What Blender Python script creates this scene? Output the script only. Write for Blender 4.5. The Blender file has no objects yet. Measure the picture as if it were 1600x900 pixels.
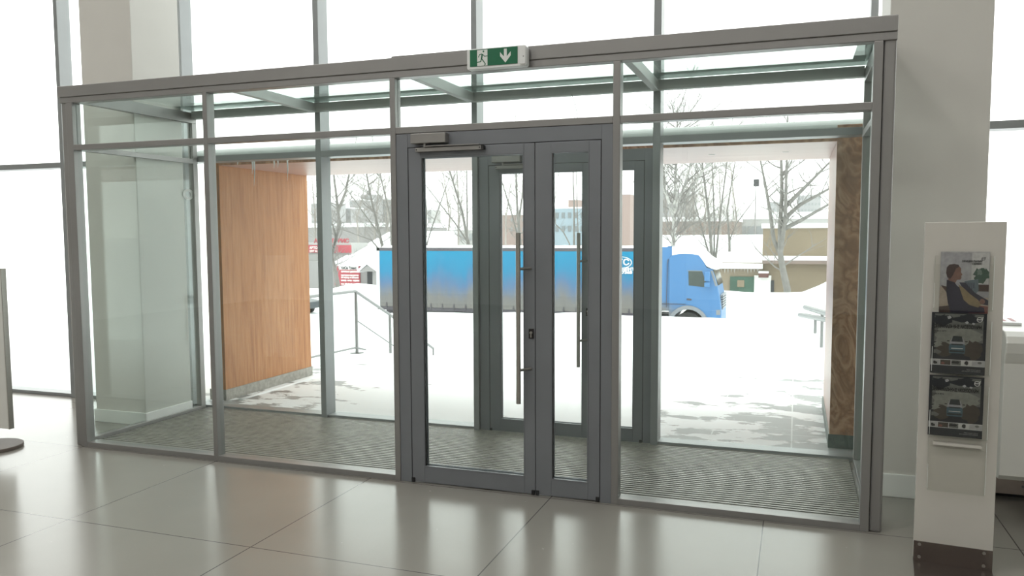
import bpy, bmesh, math, random
from mathutils import Vector, Matrix
from math import sin, cos, pi, radians

# ------------------------------------------------------------------ camera, sky, light, exposure
scene = bpy.context.scene
H = 1.65
YAW, PITCH, ROLL, FPX, CY = 19.4599, -4.4634, -0.2366, 1255.08, 14.06
_y, _p, _r = radians(YAW), radians(PITCH), radians(ROLL)
FW = Vector((-sin(_y) * cos(_p), cos(_y) * cos(_p), sin(_p)))
RT0 = Vector((cos(_y), sin(_y), 0)); UP0 = RT0.cross(FW)
RT = cos(_r) * RT0 + sin(_r) * UP0; UP = -sin(_r) * RT0 + cos(_r) * UP0
cam = bpy.data.cameras.new('camera'); camo = bpy.data.objects.new('camera', cam)
scene.collection.objects.link(camo); scene.camera = camo
cam.sensor_width = 36; cam.lens = FPX / 1600 * 36; cam.shift_y = CY / 1600
cam.clip_start = 0.05; cam.clip_end = 3000
camo.matrix_world = Matrix(((RT.x, UP.x, -FW.x, 0), (RT.y, UP.y, -FW.y, 0), (RT.z, UP.z, -FW.z, H), (0, 0, 0, 1)))

world = bpy.data.worlds.new('overcast_sky'); scene.world = world; world.use_nodes = True
wn = world.node_tree.nodes; wb = wn['Background']
wb.inputs[0].default_value = (1.0, 0.985, 0.965, 1); wb.inputs[1].default_value = .78

scene.view_settings.view_transform = 'Standard'; scene.view_settings.look = 'None'
scene.view_settings.gamma = 1; scene.view_settings.use_curve_mapping = False
scene.view_settings.exposure = 2.05
cy = scene.cycles
cy.max_bounces = 14; cy.diffuse_bounces = 7; cy.glossy_bounces = 6; cy.transparent_max_bounces = 40
cy.use_denoising = True; cy.sample_clamp_indirect = 6; cy.caustics_reflective = False; cy.caustics_refractive = False

def area_light(name, loc, size, power, rot=(0, 0, 0), col=(1, .97, .93)):
    l = bpy.data.lights.new(name, 'AREA'); l.shape = 'RECTANGLE'; l.size, l.size_y = size; l.energy = power; l.color = col
    o = bpy.data.objects.new(name, l); o.location = loc; o.rotation_euler = rot
    scene.collection.objects.link(o); return o
CEIL = 6.4
FILL_SPOTS = [(-8.5, 1.5), (-5.5, 1.5), (-2.5, 1.5), (0.5, 1.5), (-8.5, -3), (-5.5, -3), (-2.5, -3), (0.5, -3)]
for i, (lx, ly) in enumerate(FILL_SPOTS):
    area_light('added_fill_light', (lx, ly, CEIL - .14), (1.1, 1.1), 13)  # added fill lights out of view, brightening the interior

# ------------------------------------------------------------------ helpers
def at(u, v, Y):
    d = RT * (u - 800) / FPX - UP * (v - 450 - CY) / FPX + FW
    return Vector((0, 0, H)) + d * (Y / d.y)

def lin(r, g, b):
    f = lambda c: (c / 255 / 12.92) if c / 255 <= .04045 else ((c / 255 + .055) / 1.055) ** 2.4
    return (f(r), f(g), f(b), 1)

def N(nt, t, **kw):
    n = nt.nodes.new(t)
    for k, v in kw.items(): setattr(n, k, v)
    return n

def mat(name, col, rough=.5, metal=0, var=.06, nscale=6, bump=0, bscale=60, spec=.5, stretch=None, emit=None):
    m = bpy.data.materials.new(name); m.use_nodes = True; nt = m.node_tree; b = nt.nodes['Principled BSDF']
    b.inputs['Roughness'].default_value = rough; b.inputs['Metallic'].default_value = metal
    b.inputs['Specular IOR Level'].default_value = spec
    tc = N(nt, 'ShaderNodeTexCoord'); mp = N(nt, 'ShaderNodeMapping'); nt.links.new(tc.outputs['Object'], mp.inputs[0])
    if stretch: mp.inputs['Scale'].default_value = stretch
    no = N(nt, 'ShaderNodeTexNoise'); no.inputs['Scale'].default_value = nscale; no.inputs['Detail'].default_value = 4
    nt.links.new(mp.outputs[0], no.inputs['Vector'])
    rp = N(nt, 'ShaderNodeValToRGB'); nt.links.new(no.outputs['Fac'], rp.inputs[0])
    c = col[:3]
    rp.color_ramp.elements[0].position = .25; rp.color_ramp.elements[1].position = .75
    rp.color_ramp.elements[0].color = tuple(x * (1 - var) for x in c) + (1,)
    rp.color_ramp.elements[1].color = tuple(min(1, x * (1 + var)) for x in c) + (1,)
    nt.links.new(rp.outputs[0], b.inputs['Base Color'])
    if bump:
        n2 = N(nt, 'ShaderNodeTexNoise'); n2.inputs['Scale'].default_value = bscale; nt.links.new(mp.outputs[0], n2.inputs['Vector'])
        bp = N(nt, 'ShaderNodeBump'); bp.inputs['Strength'].default_value = bump; nt.links.new(n2.outputs['Fac'], bp.inputs['Height'])
        nt.links.new(bp.outputs[0], b.inputs['Normal'])
    if emit:
        b.inputs['Emission Color'].default_value = (*emit[:3], 1); b.inputs['Emission Strength'].default_value = emit[3]
    return m

def glass_mat(name, tint=(.955, .982, .972), f0=.04):
    m = bpy.data.materials.new(name); m.use_nodes = True; nt = m.node_tree; nt.nodes.clear()
    out = N(nt, 'ShaderNodeOutputMaterial'); mix = N(nt, 'ShaderNodeMixShader')
    tr = N(nt, 'ShaderNodeBsdfTransparent'); tr.inputs[0].default_value = (*tint, 1)
    gl = N(nt, 'ShaderNodeBsdfGlossy'); gl.inputs['Roughness'].default_value = .015; gl.inputs[0].default_value = (.95, 1, .98, 1)
    lw = N(nt, 'ShaderNodeLayerWeight'); lw.inputs[0].default_value = .5
    pw = N(nt, 'ShaderNodeMath', operation='POWER'); pw.inputs[1].default_value = 5; nt.links.new(lw.outputs['Facing'], pw.inputs[0])
    ml = N(nt, 'ShaderNodeMath', operation='MULTIPLY_ADD'); ml.inputs[1].default_value = .96 * .8; ml.inputs[2].default_value = f0
    nt.links.new(pw.outputs[0], ml.inputs[0]); nt.links.new(ml.outputs[0], mix.inputs[0])
    nt.links.new(tr.outputs[0], mix.inputs[1]); nt.links.new(gl.outputs[0], mix.inputs[2]); nt.links.new(mix.outputs[0], out.inputs[0])
    return m

class MB:
    def __init__(s): s.v = []; s.f = []
    def box(s, x0, x1, y0, y1, z0, z1):
        n = len(s.v); x0, x1 = sorted((x0, x1)); y0, y1 = sorted((y0, y1)); z0, z1 = sorted((z0, z1))
        s.v += [(x0, y0, z0), (x1, y0, z0), (x1, y1, z0), (x0, y1, z0), (x0, y0, z1), (x1, y0, z1), (x1, y1, z1), (x0, y1, z1)]
        s.f += [tuple(n + i for i in q) for q in ((0, 3, 2, 1), (4, 5, 6, 7), (0, 1, 5, 4), (1, 2, 6, 5), (2, 3, 7, 6), (3, 0, 4, 7))]
        return s
    def tube(s, pts, rad, n=8, caps=True):
        pts = [Vector(p) for p in pts]
        if not isinstance(rad, (list, tuple)): rad = [rad] * len(pts)
        b = len(s.v)
        for i, p in enumerate(pts):
            d = (pts[min(i + 1, len(pts) - 1)] - pts[max(i - 1, 0)])
            d = d.normalized() if d.length > 1e-9 else Vector((0, 0, 1))
            a = Vector((0, 0, 1)) if abs(d.z) < .9 else Vector((1, 0, 0))
            e1 = d.cross(a).normalized(); e2 = d.cross(e1)
            for k in range(n):
                t = 2 * pi * k / n; s.v.append(tuple(p + (e1 * cos(t) + e2 * sin(t)) * rad[i]))
        for i in range(len(pts) - 1):
            for k in range(n):
                a0 = b + i * n + k; a1 = b + i * n + (k + 1) % n
                s.f.append((a0, a0 + n, a1 + n, a1))
        if caps:
            s.f.append(tuple(b + k for k in range(n))); e = b + (len(pts) - 1) * n
            s.f.append(tuple(e + n - 1 - k for k in range(n)))
        return s
    def prism(s, poly, a, b, axis='y'):
        """poly of 2D points extruded from a to b along axis (y: (x,z); x: (y,z); z: (x,y))"""
        mk = {'y': lambda p, t: (p[0], t, p[1]), 'x': lambda p, t: (t, p[0], p[1]), 'z': lambda p, t: (p[0], p[1], t)}[axis]
        n = len(poly); k = len(s.v)
        s.v += [mk(p, a) for p in poly] + [mk(p, b) for p in poly]
        s.f.append(tuple(k + i for i in range(n))); s.f.append(tuple(k + 2 * n - 1 - i for i in range(n)))
        for i in range(n):
            j = (i + 1) % n; s.f.append((k + i, k + n + i, k + n + j, k + j))
        return s
    def ball(s, c, r, nu=10, nv=6, sq=(1, 1, 1)):
        k = len(s.v)
        for i in range(nv + 1):
            th = pi * i / nv
            for j in range(nu):
                ph = 2 * pi * j / nu
                s.v.append((c[0] + r * sq[0] * sin(th) * cos(ph), c[1] + r * sq[1] * sin(th) * sin(ph), c[2] + r * sq[2] * cos(th)))
        for i in range(nv):
            for j in range(nu):
                j2 = (j + 1) % nu; s.f.append((k + i * nu + j, k + (i + 1) * nu + j, k + (i + 1) * nu + j2, k + i * nu + j2))
        return s
    def build(s, name, m, parent=None, world=True, bevel=0, smooth=False, origin=None):
        off = Vector((0, 0, 0))
        if parent is not None and world:
            p = parent
            while p is not None: off += p.location; p = p.parent
        elif parent is None:
            xs, ys, zs = zip(*s.v)
            off = Vector(origin) if origin else Vector(((min(xs) + max(xs)) / 2, (min(ys) + max(ys)) / 2, min(zs)))
        me = bpy.data.meshes.new(name)
        me.from_pydata([tuple(Vector(q) - off) for q in s.v], [], s.f)
        bm = bmesh.new(); bm.from_mesh(me); bmesh.ops.remove_doubles(bm, verts=bm.verts, dist=1e-6)
        bmesh.ops.recalc_face_normals(bm, faces=bm.faces); bm.to_mesh(me); bm.free()
        if isinstance(m, (list, tuple)):
            for q in m: me.materials.append(q)
        else: me.materials.append(m)
        o = bpy.data.objects.new(name, me); scene.collection.objects.link(o)
        if parent is not None: o.parent = parent
        else: o.location = off
        if smooth:
            for p in me.polygons: p.use_smooth = True
        if bevel:
            b = o.modifiers.new('bevel', 'BEVEL'); b.width = bevel; b.segments = 2; b.limit_method = 'ANGLE'; b.angle_limit = radians(50)
            b.harden_normals = False
        return o

def box(name, m, parent, x0, x1, y0, y1, z0, z1, bevel=0, world=True):
    return MB().box(x0, x1, y0, y1, z0, z1).build(name, m, parent, world=world, bevel=bevel)

def tag(o, label=None, cat=None, group=None, kind=None):
    if label: o['label'] = label
    if cat: o['category'] = cat
    if group: o['group'] = group
    if kind: o['kind'] = kind
    return o

def empty(name, loc, rz=0):
    o = bpy.data.objects.new(name, None); o.location = loc; o.rotation_euler = (0, 0, rz); o.empty_display_size = .1
    scene.collection.objects.link(o); return o

def text_mesh(name, body, size, m, parent, loc, face='-y', extrude=.0008, align='LEFT', bold=0, sx=1):
    cu = bpy.data.curves.new(name, 'FONT'); cu.body = body; cu.size = size; cu.extrude = extrude; cu.align_x = align; cu.offset = bold
    cu.resolution_u = 3
    t = bpy.data.objects.new(name, cu); scene.collection.objects.link(t)
    dg = bpy.context.evaluated_depsgraph_get(); me = bpy.data.meshes.new_from_object(t.evaluated_get(dg))
    bpy.data.objects.remove(t)
    R = Matrix.Rotation(pi / 2, 4, 'X')                  # text plane faces -y
    me.transform(Matrix.Diagonal((sx, 1, 1, 1))); me.transform(R); me.materials.clear(); me.materials.append(m)
    o = bpy.data.objects.new(name, me); scene.collection.objects.link(o); o.parent = parent; o.location = loc
    return o

# ------------------------------------------------------------------ materials
M = {}
M['alu'] = mat('satin_aluminium', (.29, .283, .278), .38, .55, .04, 3, .02, 200)
M['alu_rear'] = mat('facade_aluminium', (.29, .305, .31), .4, .3, .04, 3)
M['ledger'] = mat('lit_beam_tone', (.56, .58, .57), .45, .1, .04, 3)  # beams lightened; the light falling on them is put into this colour
M['door'] = mat('door_grey_paint', (.195, .205, .225), .42, .25, .05, 3)
M['gasket'] = mat('black_rubber_gasket', (.012, .012, .013), .6)
M['steel'] = mat('brushed_steel', (.42, .40, .37), .3, .9, .08, 20, 0, 60, .5, (1, 1, 30))
M['closer'] = mat('closer_silver', (.30, .29, .28), .38, .6, .05, 8)
M['glass'] = glass_mat('clear_green_glass')
M['roofglass'] = glass_mat('roof_glass', (.95, .985, .975))
M['acrylic'] = glass_mat('clear_acrylic', (.985, .985, .98), .015)
M['band'] = mat('roof_edge_band', (.5, .58, .55), .5)
_nt = M['band'].node_tree; _tl = N(_nt, 'ShaderNodeBsdfTranslucent'); _tl.inputs[0].default_value = (.26, .30, .29, 1); _mx = N(_nt, 'ShaderNodeMixShader'); _mx.inputs[0].default_value = .7
_nt.links.new(_nt.nodes['Principled BSDF'].outputs[0], _mx.inputs[1]); _nt.links.new(_tl.outputs[0], _mx.inputs[2]); _nt.links.new(_mx.outputs[0], _nt.nodes['Material Output'].inputs[0])
M['column'] = mat('white_column_paint', (.64, .625, .59), .65, 0, .02, 3)
M['plinth'] = mat('painted_skirting', (.80, .82, .80), .45, 0, .02)
M['ceiling'] = mat('ceiling_paint', (.8, .8, .78), .8, 0, .02)
M['wall'] = mat('room_wall_paint', (.66, .65, .62), .7, 0, .03)
M['rubber'] = mat('dark_mat_rubber', (.008, .008, .0075), .95, 0, .3, 40, .3, 300, .1)
M['strip'] = mat('mat_aluminium_strip', (.37, .355, .335), .45, .2, .2, 12)
M['mattray'] = mat('mat_tray', (.02, .02, .02), .8)
M['sill'] = mat('sill_aluminium', (.55, .55, .54), .3, .6, .05, 5)
M['white_plastic'] = mat('white_plastic', (.72, .73, .73), .35, 0, .02)
M['green_sign'] = mat('green_sign', lin(18, 100, 68), .35, 0, .03)
M['sign_white'] = mat('sign_white', (.72, .74, .72), .5, 0, .02)
M['stand'] = mat('stand_white_lacquer', (.56, .54, .50), .45, 0, .02)
M['darksteel'] = mat('brushed_dark_plate', (.20, .17, .155), .25, .85, .1, 30, 0, 60, .5, (1, 1, 40))
M['lobe'] = mat('counter_white', (.66, .66, .63), .3, 0, .02)
M['snow'] = mat('snow', (.86, .875, .89), .85, 0, .03, 1.5, .5, 3, .1)
M['snow_fx'] = mat('snow_fine', (.87, .88, .90), .85, 0, .02, 5, .3, 20, .1)
M['rail'] = mat('galvanised_rail', (.24, .24, .24), .4, .6, .05, 20)
M['stone'] = mat('granite_plinth', (.34, .32, .29), .6, 0, .25, 30)
M['flash'] = mat('zinc_flashing', (.40, .42, .41), .45, .3, .04)

def wood_mat(name, c1, c2, c3, scale, dist, rough, vec, wtype='BANDS'):
    m = bpy.data.materials.new(name); m.use_nodes = True; nt = m.node_tree; b = nt.nodes['Principled BSDF']
    b.inputs['Roughness'].default_value = rough
    tc = N(nt, 'ShaderNodeTexCoord'); mp = N(nt, 'ShaderNodeMapping'); mp.inputs['Scale'].default_value = vec
    nt.links.new(tc.outputs['Object'], mp.inputs[0])
    n0 = N(nt, 'ShaderNodeTexNoise'); n0.inputs['Scale'].default_value = scale; n0.inputs['Detail'].default_value = 6; n0.inputs['Distortion'].default_value = dist
    nt.links.new(mp.outputs[0], n0.inputs['Vector'])
    if wtype == 'BURL':
        wv = N(nt, 'ShaderNodeMath', operation='MULTIPLY'); wv.inputs[1].default_value = 15; nt.links.new(n0.outputs['Fac'], wv.inputs[0])
        fr = N(nt, 'ShaderNodeMath', operation='PINGPONG'); fr.inputs[1].default_value = 1; nt.links.new(wv.outputs[0], fr.inputs[0]); src = fr.outputs[0]
    else: src = n0.outputs['Fac']
    rp = N(nt, 'ShaderNodeValToRGB'); nt.links.new(src, rp.inputs[0])
    e = rp.color_ramp.elements; e[0].color = (*c1, 1); e[1].color = (*c3, 1)
    e[0].position, e[1].position = (.0, 1) if wtype == 'BURL' else (.3, .72)
    k = rp.color_ramp.elements.new(.5); k.color = (*c2, 1)
    nt.links.new(rp.outputs[0], b.inputs['Base Color'])
    return m
M['wood'] = wood_mat('oak_laminate', (.36, .135, .042), (.45, .19, .066), (.52, .24, .095), 5, .4, .6, (6, 6, .5))
M['wood_glare'] = wood_mat('oak_glare_tint', (.42, .25, .215), (.48, .30, .26), (.53, .34, .30), 3, .3, .35, (.4, 5, 5))  # oak made paler and pinker; glare is put into the colour
M['burl'] = wood_mat('burl_plywood', (.30, .125, .055), (.44, .20, .10), (.56, .30, .17), 3.0, 1.6, .5, (1, 1, .55), 'BURL')

def floor_mat():
    m = bpy.data.materials.new('porcelain_floor_tiles'); m.use_nodes = True; nt = m.node_tree; b = nt.nodes['Principled BSDF']
    tc = N(nt, 'ShaderNodeTexCoord'); br = N(nt, 'ShaderNodeTexBrick', offset=0, squash=1)
    mp = N(nt, 'ShaderNodeMapping'); nt.links.new(tc.outputs['Object'], mp.inputs[0]); nt.links.new(mp.outputs[0], br.inputs[0])
    br.inputs['Scale'].default_value = 1; br.inputs['Mortar Size'].default_value = .0035; br.inputs['Mortar Smooth'].default_value = .1
    br.inputs['Brick Width'].default_value = 1.277; br.inputs['Row Height'].default_value = 1.268
    br.inputs['Color1'].default_value = (.275, .262, .235, 1); br.inputs['Color2'].default_value = (.287, .273, .246, 1); br.inputs['Mortar'].default_value = (.09, .085, .08, 1)
    no = N(nt, 'ShaderNodeTexNoise'); no.inputs['Scale'].default_value = 1.3; no.inputs['Detail'].default_value = 6; nt.links.new(mp.outputs[0], no.inputs['Vector'])
    mx = N(nt, 'ShaderNodeMix', data_type='RGBA', blend_type='MULTIPLY'); mx.inputs[0].default_value = .35
    rp = N(nt, 'ShaderNodeValToRGB'); rp.color_ramp.elements[0].color = (.78, .78, .78, 1); rp.color_ramp.elements[0].position = .3; rp.color_ramp.elements[1].position = .7
    nt.links.new(no.outputs['Fac'], rp.inputs[0]); nt.links.new(br.outputs['Color'], mx.inputs[6]); nt.links.new(rp.outputs[0], mx.inputs[7])
    nt.links.new(mx.outputs[2], b.inputs['Base Color'])
    # wet foot marks near the doors make small duller spots
    n2 = N(nt, 'ShaderNodeTexNoise'); n2.inputs['Scale'].default_value = 22; n2.inputs['Detail'].default_value = 5; nt.links.new(mp.outputs[0], n2.inputs['Vector'])
    r2 = N(nt, 'ShaderNodeMapRange'); r2.inputs[1].default_value = .70; r2.inputs[2].default_value = .76; r2.inputs[3].default_value = .2; r2.inputs[4].default_value = .3
    nt.links.new(n2.outputs['Fac'], r2.inputs[0]); nt.links.new(r2.outputs[0], b.inputs['Roughness'])
    b.inputs['Specular IOR Level'].default_value = .5
    return m
M['floor'] = floor_mat()

def deck_mat():
    m = bpy.data.materials.new('paving_with_snow_patches'); m.use_nodes = True; nt = m.node_tree; b = nt.nodes['Principled BSDF']
    tc = N(nt, 'ShaderNodeTexCoord'); br = N(nt, 'ShaderNodeTexBrick', offset=0, squash=1)
    nt.links.new(tc.outputs['Object'], br.inputs[0]); br.inputs['Scale'].default_value = 1
    br.inputs['Brick Width'].default_value = .62; br.inputs['Row Height'].default_value = .62; br.inputs['Mortar Size'].default_value = .006
    br.inputs['Color1'].default_value = (.27, .27, .27, 1); br.inputs['Color2'].default_value = (.30, .30, .30, 1); br.inputs['Mortar'].default_value = (.6, .6, .6, 1)
    mp = N(nt, 'ShaderNodeMapping'); mp.inputs['Scale'].default_value = (.8, 1.7, 1); nt.links.new(tc.outputs['Object'], mp.inputs[0])
    no = N(nt, 'ShaderNodeTexNoise'); no.inputs['Scale'].default_value = 1.9; no.inputs['Detail'].default_value = 9; no.inputs['Roughness'].default_value = .65
    nt.links.new(mp.outputs[0], no.inputs['Vector'])
    # more snow the further from the shelter of the porch
    sep = N(nt, 'ShaderNodeSeparateXYZ'); nt.links.new(tc.outputs['Object'], sep.inputs[0])
    gy = N(nt, 'ShaderNodeMapRange'); gy.inputs[1].default_value = 6.4; gy.inputs[2].default_value = 10.2; gy.inputs[3].default_value = -.04; gy.inputs[4].default_value = .13
    nt.links.new(sep.outputs['Y'], gy.inputs[0])
    gx = N(nt, 'ShaderNodeMapRange'); gx.inputs[1].default_value = -1.6; gx.inputs[2].default_value = 0; gx.inputs[3].default_value = .14; gx.inputs[4].default_value = -.045
    nt.links.new(sep.outputs['X'], gx.inputs[0])
    gl = N(nt, 'ShaderNodeMapRange'); gl.inputs[1].default_value = -5.2; gl.inputs[2].default_value = -3.6; gl.inputs[3].default_value = -.12; gl.inputs[4].default_value = 0
    nt.links.new(sep.outputs['X'], gl.inputs[0])
    a1 = N(nt, 'ShaderNodeMath', operation='ADD'); a2 = N(nt, 'ShaderNodeMath', operation='ADD'); a3 = N(nt, 'ShaderNodeMath', operation='ADD')
    nt.links.new(no.outputs['Fac'], a1.inputs[0]); nt.links.new(gy.outputs[0], a1.inputs[1])
    nt.links.new(a1.outputs[0], a2.inputs[0]); nt.links.new(gx.outputs[0], a2.inputs[1])
    nt.links.new(a2.outputs[0], a3.inputs[0]); nt.links.new(gl.outputs[0], a3.inputs[1])
    st = N(nt, 'ShaderNodeMapRange'); st.inputs[1].default_value = .485; st.inputs[2].default_value = .50; nt.links.new(a3.outputs[0], st.inputs[0])
    mx = N(nt, 'ShaderNodeMix', data_type='RGBA'); nt.links.new(st.outputs[0], mx.inputs[0]); nt.links.new(br.outputs['Color'], mx.inputs[6]); mx.inputs[7].default_value = (.87, .88, .9, 1)
    nt.links.new(mx.outputs[2], b.inputs['Base Color'])
    rr = N(nt, 'ShaderNodeMapRange'); rr.inputs[3].default_value = .5; rr.inputs[4].default_value = .9; nt.links.new(st.outputs[0], rr.inputs[0]); nt.links.new(rr.outputs[0], b.inputs['Roughness'])
    return m
M['deck'] = deck_mat()

# ------------------------------------------------------------------ room shell
FY = 4.731        # front plane of the glass vestibule
RY = 6.161        # inner face of the facade mullions
GY = 6.285        # facade glass
XL, XR = -13.0, 6.2
def struct(o, label=None): o['kind'] = 'structure'; tag(o, label); return o
fl = MB().box(XL, XR, -8, 6.36, -.12, 0).build('floor', M['floor'], origin=(-5.25, 4.715, 0)); struct(fl)
struct(box('ceiling', M['ceiling'], None, XL, XR, -8, 6.36, CEIL, CEIL + .15))
struct(box('wall_back', M['wall'], None, XL, XR, -8.2, -8, -.12, CEIL + .15))
struct(box('wall_left', M['wall'], None, XL - .2, XL, -8.2, 6.36, -.12, CEIL + .15))
struct(box('wall_right', M['wall'], None, XR, XR + .2, -8.2, 6.36, -.12, CEIL + .15))
for i, (lx, ly) in enumerate(FILL_SPOTS):  # housings for the added fill lights
    b = MB().box(lx - .6, lx + .6, ly - .6, ly + .6, CEIL - .06, CEIL)
    b.box(lx - .55, lx + .55, ly - .55, ly + .55, CEIL - .10, CEIL - .06)
    struct(b.build('trim_%d' % (40 + i), M['white_plastic']), 'square white housing of an added fill light, out of view')

# facade mullions and bays
MX = [(-12.9, -12.85), (-11.42, -11.37), (-9.94, -9.89), (-8.456, -8.408), (-6.976, -6.929), (-5.486, -5.430), (-4.006, -3.952), (-2.522, -2.474), (-1.041, -.984), (.451, .499), (1.93, 1.98), (3.41, 3.46), (4.89, 4.94), (6.13, 6.18)]
for i, (a, b_) in enumerate(MX):
    q = MB().box(a, b_, RY, 6.315, 0, CEIL)
    o = q.build('trim_%d' % (i + 1), M['alu_rear'], bevel=.003); struct(o)
SPLITZ = [0, 2.335, CEIL]
for i in range(len(MX) - 1):
    x0, x1 = MX[i][1], MX[i + 1][0]
    e = empty('window_%d' % (i + 1), ((x0 + x1) / 2, GY, 0)); struct(e)
    if i == 7:       # door bay: no low glass
        pan = [(2.385, CEIL - .04)]
    else:
        box('bottom_rail', M['alu_rear'], e, x0, x1, 6.19, 6.33, 0, .032, .002)
        pan = [(.032, 2.335), (2.388, CEIL - .04)]
    box('middle_rail', M['alu_rear'], e, x0, x1, RY + .004, 6.33, 2.335, 2.388, .002)
    box('top_rail', M['alu_rear'], e, x0, x1, RY + .02, 6.33, CEIL - .04, CEIL)
    for z0, z1 in pan:
        box('glass_pane', M['glass'], e, x0 - .006, x1 + .006, GY - .012, GY + .012, z0 - .006, z1 + .006)

# round structural columns are square here, with a skirting
for nm, x0, x1, sk in (('wall_column_left', -5.867, -5.309, .112), ('wall_column_right', .505, 1.058, .147)):
    b = MB().box(x0, x1, 5.44, 6.0, 0, CEIL); o = b.build(nm, M['column'], bevel=.006); struct(o)
    d = .014
    s = MB().box(x0 - d, x1 + d, 5.44 - d, 5.44, 0, sk).box(x0 - d, x0, 5.44, 6.0, 0, sk).box(x1, x1 + d, 5.44, 6.0, 0, sk)
    struct(s.build('baseboard_' + nm.split('_')[-1], M['plinth'], bevel=.004))

# ------------------------------------------------------------------ entrance mat
e = empty('entrance_mat', (-2.4, 5.5, 0)); tag(e, 'long grey ribbed entrance mat with metal strips inside the glass vestibule', 'door mat')
box('tray', M['mattray'], e, -5.272, .398, 4.84, 6.185, .0005, .004)
b = MB(); y = 4.85
r = MB()
while y < 6.17:
    b.box(-5.268, .394, y, y + .0195, .004, .0145); r.box(-5.268, .394, y + .022, y + .039, .004, .006); y += .0412
b.build('metal_strips', M['strip'], e); r.build('rubber_ribs', M['rubber'], e)

# ------------------------------------------------------------------ glass vestibule
V = empty('glass_vestibule', (-2.43, 5.4, 0)); tag(V, 'aluminium framed glass vestibule with flat glass roof around the double doors', 'vestibule')
A = M['alu']
def vp(n, *q, m=None, bv=.003): return box(n, m or A, V, *q, bevel=bv)
D0, D1 = FY, FY + .08
ZH, ZT0, ZT1, ZS = 2.6606, 2.3023, 2.3448, .0388
vp('post', -5.275, -5.214, D0, D1, 0, ZH); vp('post', .366, .412, D0, D1, 0, ZH)
# deeper outer posts, set a little back, with rounded edges
vp('corner_post', -5.335, -5.277, D0 + .012, D0 + .12, 0, 2.70, bv=.012); vp('corner_post', .414, .478, D0 + .012, D0 + .12, 0, 2.70, bv=.012)
MULL = [(-4.0, -3.961), (-2.510, -2.470), (-1.036, -.992)]
for a, b_ in MULL: vp('mullion', a, b_, D0, D1, 0 , ZH)
edges = [-5.214, -4.0, -3.961, -2.510, -2.470, -1.036, -.992, .366]
for i in range(4):
    x0, x1 = edges[2 * i], edges[2 * i + 1]
    vp('transom', x0, x1, D0 + .001, D1, ZT0, ZT1)
    box('glass_pane', M['glass'], V, x0, x1, D0 + .034, D0 + .046, ZT1 - .004, ZH + .004)
    if i != 2:
        vp('sill', x0, x1, D0 + .001, D1 + .01, 0, ZS, bv=.002)
        box('glass_pane', M['glass'], V, x0, x1, D0 + .034, D0 + .046, ZS - .004, ZT0 + .004)
vp('header_rail', -5.335, .478, D0, D1, ZH, 2.704)
vp('header_cap', -5.345, .4785, D0 - .008, D1 + .02, 2.704, 2.7875, bv=.004)
vp('cable_duct', -2.49, -1.95, D0 - .004, D0 + .03, 2.7875, 2.797, bv=.001)
# side walls
for s, xi, xo in (('l', -5.280, -5.335), ('r', .418, .478)):
    vp('side_sill', xi, xo, D0 + .12, 6.10, 0, .042); vp('side_transom', xi, xo, D0 + .12, 6.10, 2.314, 2.356)
    vp('side_beam', xi, xo, D0 + .12, 6.16, 2.683, 2.778); vp('rear_post', xi, xo, 6.10, 6.16, 0, 2.683)
    xm = (xi + xo) / 2; xm = -5.3075 if s == 'l' else xm
    box('glass_pane', M['glass'], V, xm - .006, xm + .006, D0 + .12, 6.10, .040, 2.316)
    box('glass_pane', M['glass'], V, xm - .006, xm + .006, D0 + .12, 6.10, 2.354, 2.685)
# roof
vp('wall_ledger', -5.28, .418, 6.095, 6.158, 2.719, 2.7913, m=M['ledger'])
for a in (-4.0, -2.523, -1.04): vp('roof_beam', a, a + .05, D1 + .02, 6.095, 2.713, 2.7875, m=M['ledger'])
for x0, x1 in ((-5.335, -3.98), (-3.972, -2.50), (-2.492, -1.02), (-1.012, .478)):
    box('roof_glass', M['roofglass'], V, x0, x1, D0 + .10, 6.15, 2.792, 2.806)
b = MB().box(-5.33, .47, 5.93, 6.15, 2.8065, 2.810).box(.33, .47, D0 + .11, 5.93, 2.8065, 2.810)
b.build('roof_edge_band', M['band'], V)
wp = [at(893, 147, 6.08), at(896, 155, 6.08), at(899, 166, 6.08), at(901, 176, 6.08), at(902.5, 186, 6.08)]
MB().tube([(p.x, 6.085, p.z) for p in wp], .0022, 6).build('loose_wire', M['rail'], V)
# pale ring on the rear of the left pane
ring = MB(); pts = []
n = 28
for k in range(n):
    t0, t1 = 2 * pi * k / n, 2 * pi * (k + 1) / n
    c = (6.045, 2.03)
    ring.prism([(c[0] + .07 * cos(t0), c[1] + .05 * sin(t0)), (c[0] + .07 * cos(t1), c[1] + .05 * sin(t1)), (c[0] + .032 * cos(t1), c[1] + .03 * sin(t1)), (c[0] + .032 * cos(t0), c[1] + .03 * sin(t0))], -5.2996, -5.2988, 'x')
ring.build('pale_ring', M['sign_white'], V)

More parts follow.
